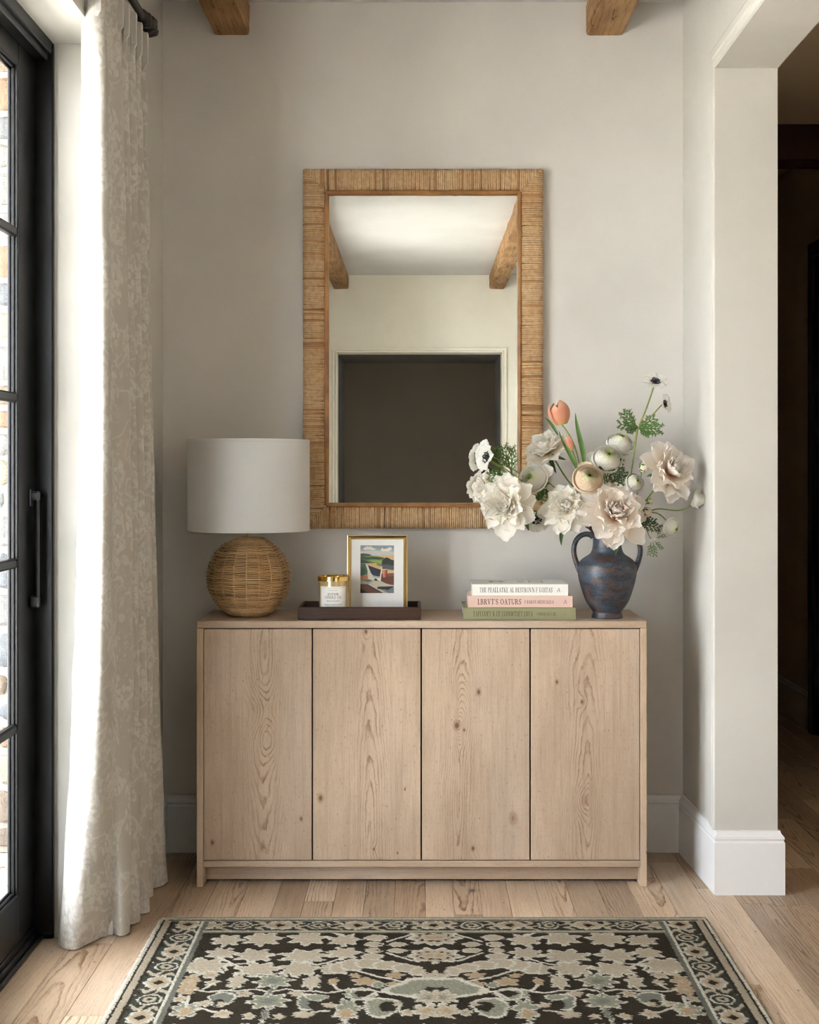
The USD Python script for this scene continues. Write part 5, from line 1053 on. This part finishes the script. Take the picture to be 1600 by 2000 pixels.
peony('cream peony below the coral tulip, overlapping the mirror frame', 1066, 872, 4.74, 47, (-.42, -.42, .75), 3, open_=.35, via=(A(1088, 905, 4.74), A(1115, 945, 4.72)), leaves=(((A(1078, 888, 4.72), A(1090, 893, 4.70), A(1106, 898, 4.69)), .007), ((A(1073, 890, 4.72), A(1078, 905, 4.71), A(1087, 925, 4.705)), .009)))
peony('full white peony on the left of the vase mouth', 1106, 988, 4.58, 46, (-.18, -.88, .42), 4, inner=56, leaves=(((A(1108, 1022, 4.61), A(1098, 1040, 4.60), A(1097, 1066, 4.60)), .009),), off=(-.008, 0))
peony('largest blush peony with a pinkish heart in front of the vase neck', 1204, 998, 4.53, 63, (.10, -.88, .42), 5, M_blush, heart=True, inner=40, leaves=(((A(1208, 1035, 4.585), A(1208, 1055, 4.575), A(1201, 1087, 4.575)), .0105), ((A(1180, 1020, 4.60), A(1162, 1022, 4.60), A(1148, 1026, 4.60)), .010)))
peony('pale blush peony on the right against the corner of the wall', 1316, 917, 4.62, 56, (.42, -.70, .35), 6, M_blush, inner=38, via=(A(1285, 945, 4.63), A(1240, 1000, 4.65)), leaves=(((A(1290, 936, 4.63), A(1277, 928, 4.64), A(1263, 931, 4.64)), .008),), off=(.006, 0))
ranunculus('white ranunculus left of the peach one, in front of the rattan frame', 1040, 932, 4.62, 29, (-.45, -.85, .12), 11, via=(A(1075, 945, 4.65), A(1120, 985, 4.67)), flare=2)
ranunculus('peach ranunculus in the middle of the bouquet', 1150, 933, 4.57, 31, (.02, -.92, .32), 12, M_ranp, flare=1)
ranunculus('white ranunculus with a green eye above right of the peach one', 1188, 893, 4.63, 31, (.03, -.86, .46), 13, flare=3)
ranunculus('upper white ranunculus tilted towards the ceiling', 1213, 862, 4.70, 28, (.12, -.62, .78), 14, flare=2)
ranunculus('small ruffled white ranunculus right of the dark green sprigs', 1242, 941, 4.62, 19, (.30, -.85, .28), 15, flare=4, K=11)
ranunculus('small cup-shaped white ranunculus furthest right', 1369, 975, 4.68, 18, (.88, -.45, .02), 16, via=(A(1350, 985, 4.68), A(1325, 997, 4.67), A(1285, 994, 4.67), A(1255, 1005, 4.67)), flare=1, K=11)
ranunculus('small white ranunculus drooping on the right below the others', 1316, 1031, 4.62, 20, (.42, -.80, -.22), 17, via=(A(1300, 1015, 4.64), A(1285, 1003, 4.65), A(1262, 1002, 4.66)), K=11)
anemone('left anemone with a dark eye, in front of the mirror glass', 953, 893, 4.60, 29, (-.86, -.50, .12), 21, via=(A(968, 905, 4.62), A(1000, 925, 4.64), A(1090, 985, 4.67)), fronds=((A(1000, 927, 4.635), A(984, 868, 4.63), dict(n=6, spread=.7)), (A(1000, 927, 4.635), A(999, 872, 4.63), dict(n=5, spread=.6)), (A(998, 926, 4.63), A(952, 930, 4.61), dict(n=5, spread=.7)), (A(998, 927, 4.63), A(962, 945, 4.61), dict(n=4))))
anemone('slimmer anemone directly behind the left dark-eyed anemone', 948, 884, 4.64, 25, (-.80, -.50, .25), 22, via=(A(968, 895, 4.65), A(1005, 918, 4.66), A(1090, 980, 4.68)))
ZK = A(1247, 836, 4.665)
anemone('topmost white anemone with a black eye', 1280, 746, 4.66, 23, (.10, -.70, .70), 23, via=(A(1274, 765, 4.665), A(1258, 810, 4.665), A(1246, 840, 4.665), A(1236, 905, 4.665), A(1215, 985, 4.665)), stemr=.0028, up=.15, fronds=((ZK, A(1216, 806, 4.655), dict(n=5, w=.0022, spread=.8)), (ZK, A(1209, 828, 4.65), dict(n=4, w=.0022, spread=.7)), (ZK, A(1225, 842, 4.64), dict(n=4, w=.002)), (ZK, A(1291, 838, 4.65), dict(n=5, w=.0022, spread=.8)), (ZK, A(1280, 816, 4.67), dict(n=4, w=.002)), (ZK, A(1268, 850, 4.65), dict(n=4, w=.002, spread=.8))))
anemone('white anemone seen edge-on just below the topmost one', 1297, 789, 4.66, 20, (.80, -.55, .18), 24, via=(A(1287, 797, 4.66), A(1265, 820, 4.664), ZK, A(1236, 905, 4.668), A(1213, 985, 4.668)))
anemone('white anemone turned away, hanging between the two left peonies', 1046, 1012, 4.66, 31, (-.10, .62, -.72), 25, via=(A(1050, 1000, 4.655), A(1075, 990, 4.66), A(1120, 1005, 4.67)), npet=10)
# tulips
def tulip(label, px, py, d, hpx, wpx, n, seed, via, leaves=()):
    R = np.random.default_rng(seed); k = d / F_PX; h, w = hpx * k, wpx * k / 2; c = A(px, py, d); M = frame_of(n, .5); b = c - unit(n) * h * .5; t = flower('tulip', label, c, n)
    for i in range(6):
        inner = i % 2; nu, nv = 14, 9; u = np.linspace(0, 1, nu)[:, None]; v = np.linspace(-1, 1, nv)[None]; rad = w * (1 - .12 * inner) * (np.sin(np.pi * np.clip(.10 + .72 * u, 0, 1)) ** .55) * (1 - .16 * u ** 3); half = (.78 - .1 * inner) * np.clip(1 - u ** 4.5, .02, 1) ** .8
        an = i * 1.0472 + half * v; z = h * u * (1 - .05 * inner + R.uniform(-.06, .05)) - h * .02 * v ** 2 * u; rr = rad * (1 + .06 * v ** 2 * u) + 0 * v
        m, uv = joined([(np.stack([rr * np.cos(an), rr * np.sin(an), z + 0 * v], -1).reshape(-1, 3), grid_faces(nu, nv), np.stack([np.broadcast_to(v * .5 + .5, rr.shape).ravel(), np.broadcast_to(u, rr.shape).ravel()], 1))], M, b); t.part('petal', m, M_tulip, True, uv)
    t.part('stem', tube(stem_path(b, n, via, .02), .0026, 8), M_stem, smooth=True)
    for q in leaves: t.part('leaf', strap(*q), M_leaf, smooth=True)
    return t
tulip('open coral tulip rising above the bouquet', 1092, 806, 4.66, 47, 44, (-.22, -.12, .96), 31, (A(1102, 835, 4.66), A(1122, 870, 4.66), A(1136, 920, 4.66)), (((A(1143, 925, 4.655), A(1138, 880, 4.65), A(1129, 840, 4.65), A(1124, 805, 4.655)), .0098, .3), ((A(1134, 930, 4.64), A(1120, 900, 4.64), A(1104, 870, 4.645), A(1091, 840, 4.65)), .0078, .3), ((A(1090, 850, 4.72), A(1078, 830, 4.73), A(1064, 815, 4.735)), .006, .4)))
tulip('closed coral tulip bud below the open tulip', 1112, 865, 4.65, 31, 16, (-.30, -.08, .94), 32, (A(1120, 885, 4.655), A(1134, 925, 4.66)))
# buds on thin stalks, and finely cut greenery
def bud(label, px, py, d, rpx, col, via, seed):
    r = rpx * d / F_PX; t = flower('flower_bud', label, None, None); c = A(px, py, d); m = trimesh.creation.icosphere(3, r); v = m.vertices; m.vertices = v * (1 + .10 * np.sin(np.arctan2(v[:, 1], v[:, 0]) * 5 + v[:, 2] / r * 2))[:, None] * [1, 1, 1.08]; m.apply_translation(c)
    t.part('bud', m, petal_mat(f'bud_{seed}', [(0, col), (1, col)], .15), smooth=True, uv=np.tile([.5, .5], (len(m.vertices), 1))); R = np.random.default_rng(seed)
    for i in range(5):
        a = i * 1.257; t.part('sepal', strap((c + [-r * .9, 0, -.4 * r], c + [-r * .55, r * .9 * math.cos(a), r * .9 * math.sin(a)], c + [r * .15, r * 1.04 * math.cos(a + .2), r * 1.04 * math.sin(a + .2)]), r * .30), M_leaf, smooth=True)
    t.part('stem', tube(stem_path(c - np.array([r * .8, 0, r * .4]), (1, 0, .3), via), .0014, 6), M_stem, smooth=True)
bud('pale closed bud between the ruffled ranunculus and the right peony', 1258, 913, 4.64, 9, (.82, .76, .56), (A(1252, 935, 4.65), A(1225, 1000, 4.66)), 41)
bud('tiny greenish bud on the right peony stem', 1271, 978, 4.62, 6.5, (.70, .66, .42), (A(1258, 990, 4.63), A(1235, 1012, 4.65)), 42)
bud('round pinkish bud right of the largest blush peony', 1265, 1000, 4.60, 8.5, (.74, .60, .47), (A(1250, 1008, 4.63), A(1230, 1018, 4.65)), 43)
bud('smaller pinkish bud below the round one', 1257, 1012, 4.59, 6, (.68, .57, .45), (A(1245, 1016, 4.63), A(1225, 1022, 4.65)), 44)
def sprig(label, parts, via_c, seed, mat=M_dleaf, w=.0018):
    R = np.random.default_rng(seed); t = Thing('foliage_sprig', label, 'foliage', MOUTH * [1, 1, 0] + [0, 0, vz(1090)])
    for a, b, kw in parts: t.part('leaf', frond(a, b, R, **{**dict(w=w), **kw}), mat)
    t.part('stem', tube(stem_path(parts[0][0], (0, 0, 1), via_c), .0018, 6), M_stem, smooth=True)
sprig('dark green feathery sprig below the white green-eyed ranunculus', ((A(1192, 958, 4.63), A(1178, 912, 4.62), dict(n=5)), (A(1196, 955, 4.63), A(1205, 915, 4.62), dict(n=5)), (A(1198, 950, 4.63), A(1222, 920, 4.63), dict(n=5)), (A(1196, 958, 4.62), A(1218, 945, 4.61), dict(n=4)), (A(1205, 930, 4.66), A(1215, 898, 4.66), dict(n=4, spread=.5))), (A(1193, 985, 4.65),), 51)
sprig('dark feathery sprig right of the vase rim, above the drooping daisy', ((A(1243, 1020, 4.60), A(1290, 1032, 4.59), dict(n=5, spread=.6)), (A(1243, 1020, 4.60), A(1282, 1018, 4.60), dict(n=5, spread=.5)), (A(1246, 1018, 4.60), A(1268, 1008, 4.61), dict(n=4)), (A(1243, 1024, 4.60), A(1256, 1052, 4.60), dict(n=3, spread=.5))), (A(1230, 1022, 4.63),), 52)
sprig('green leafy sprig behind the left ranunculus', ((A(1062, 955, 4.67), A(1050, 975, 4.66), dict(n=4, w=.004)), (A(1066, 952, 4.67), A(1066, 930, 4.67), dict(n=3, w=.003)), (A(1066, 955, 4.67), A(1075, 975, 4.67), dict(n=3, w=.003))), (A(1085, 965, 4.68),), 53, M_leaf)
# the little downward daisy at the right
R = np.random.default_rng(60); t = flower('daisy', 'small white daisy-like flower hanging right of the vase handle', None, None); c = A(1274, 1054, 4.61); M = frame_of((.25, -.35, -.9)); r = .0155
for i in range(12): m, uv = joined([petal(R, r * R.uniform(.9, 1.1), r * .20, .1, -.2, .2, .05, i * .5236, r * .1, 0, 6, 5)], M, c); t.part('petal', m, M_anem, True, uv)
t.part('stem', tube(stem_path(c, (-.25, .35, .9), (A(1264, 1035, 4.60), A(1250, 1018, 4.62))), .0014, 6), M_stem, smooth=True)
for a, b in (((1272, 1060), (1268, 1084)), ((1276, 1060), (1280, 1086)), ((1280, 1058), (1294, 1072)), ((1282, 1050), (1300, 1046)), ((1284, 1046), (1291, 1030))): t.part('leaf', frond(A(*a, 4.60), A(*b, 4.60), R, n=4, w=.0008, spread=.6), M_leaf)
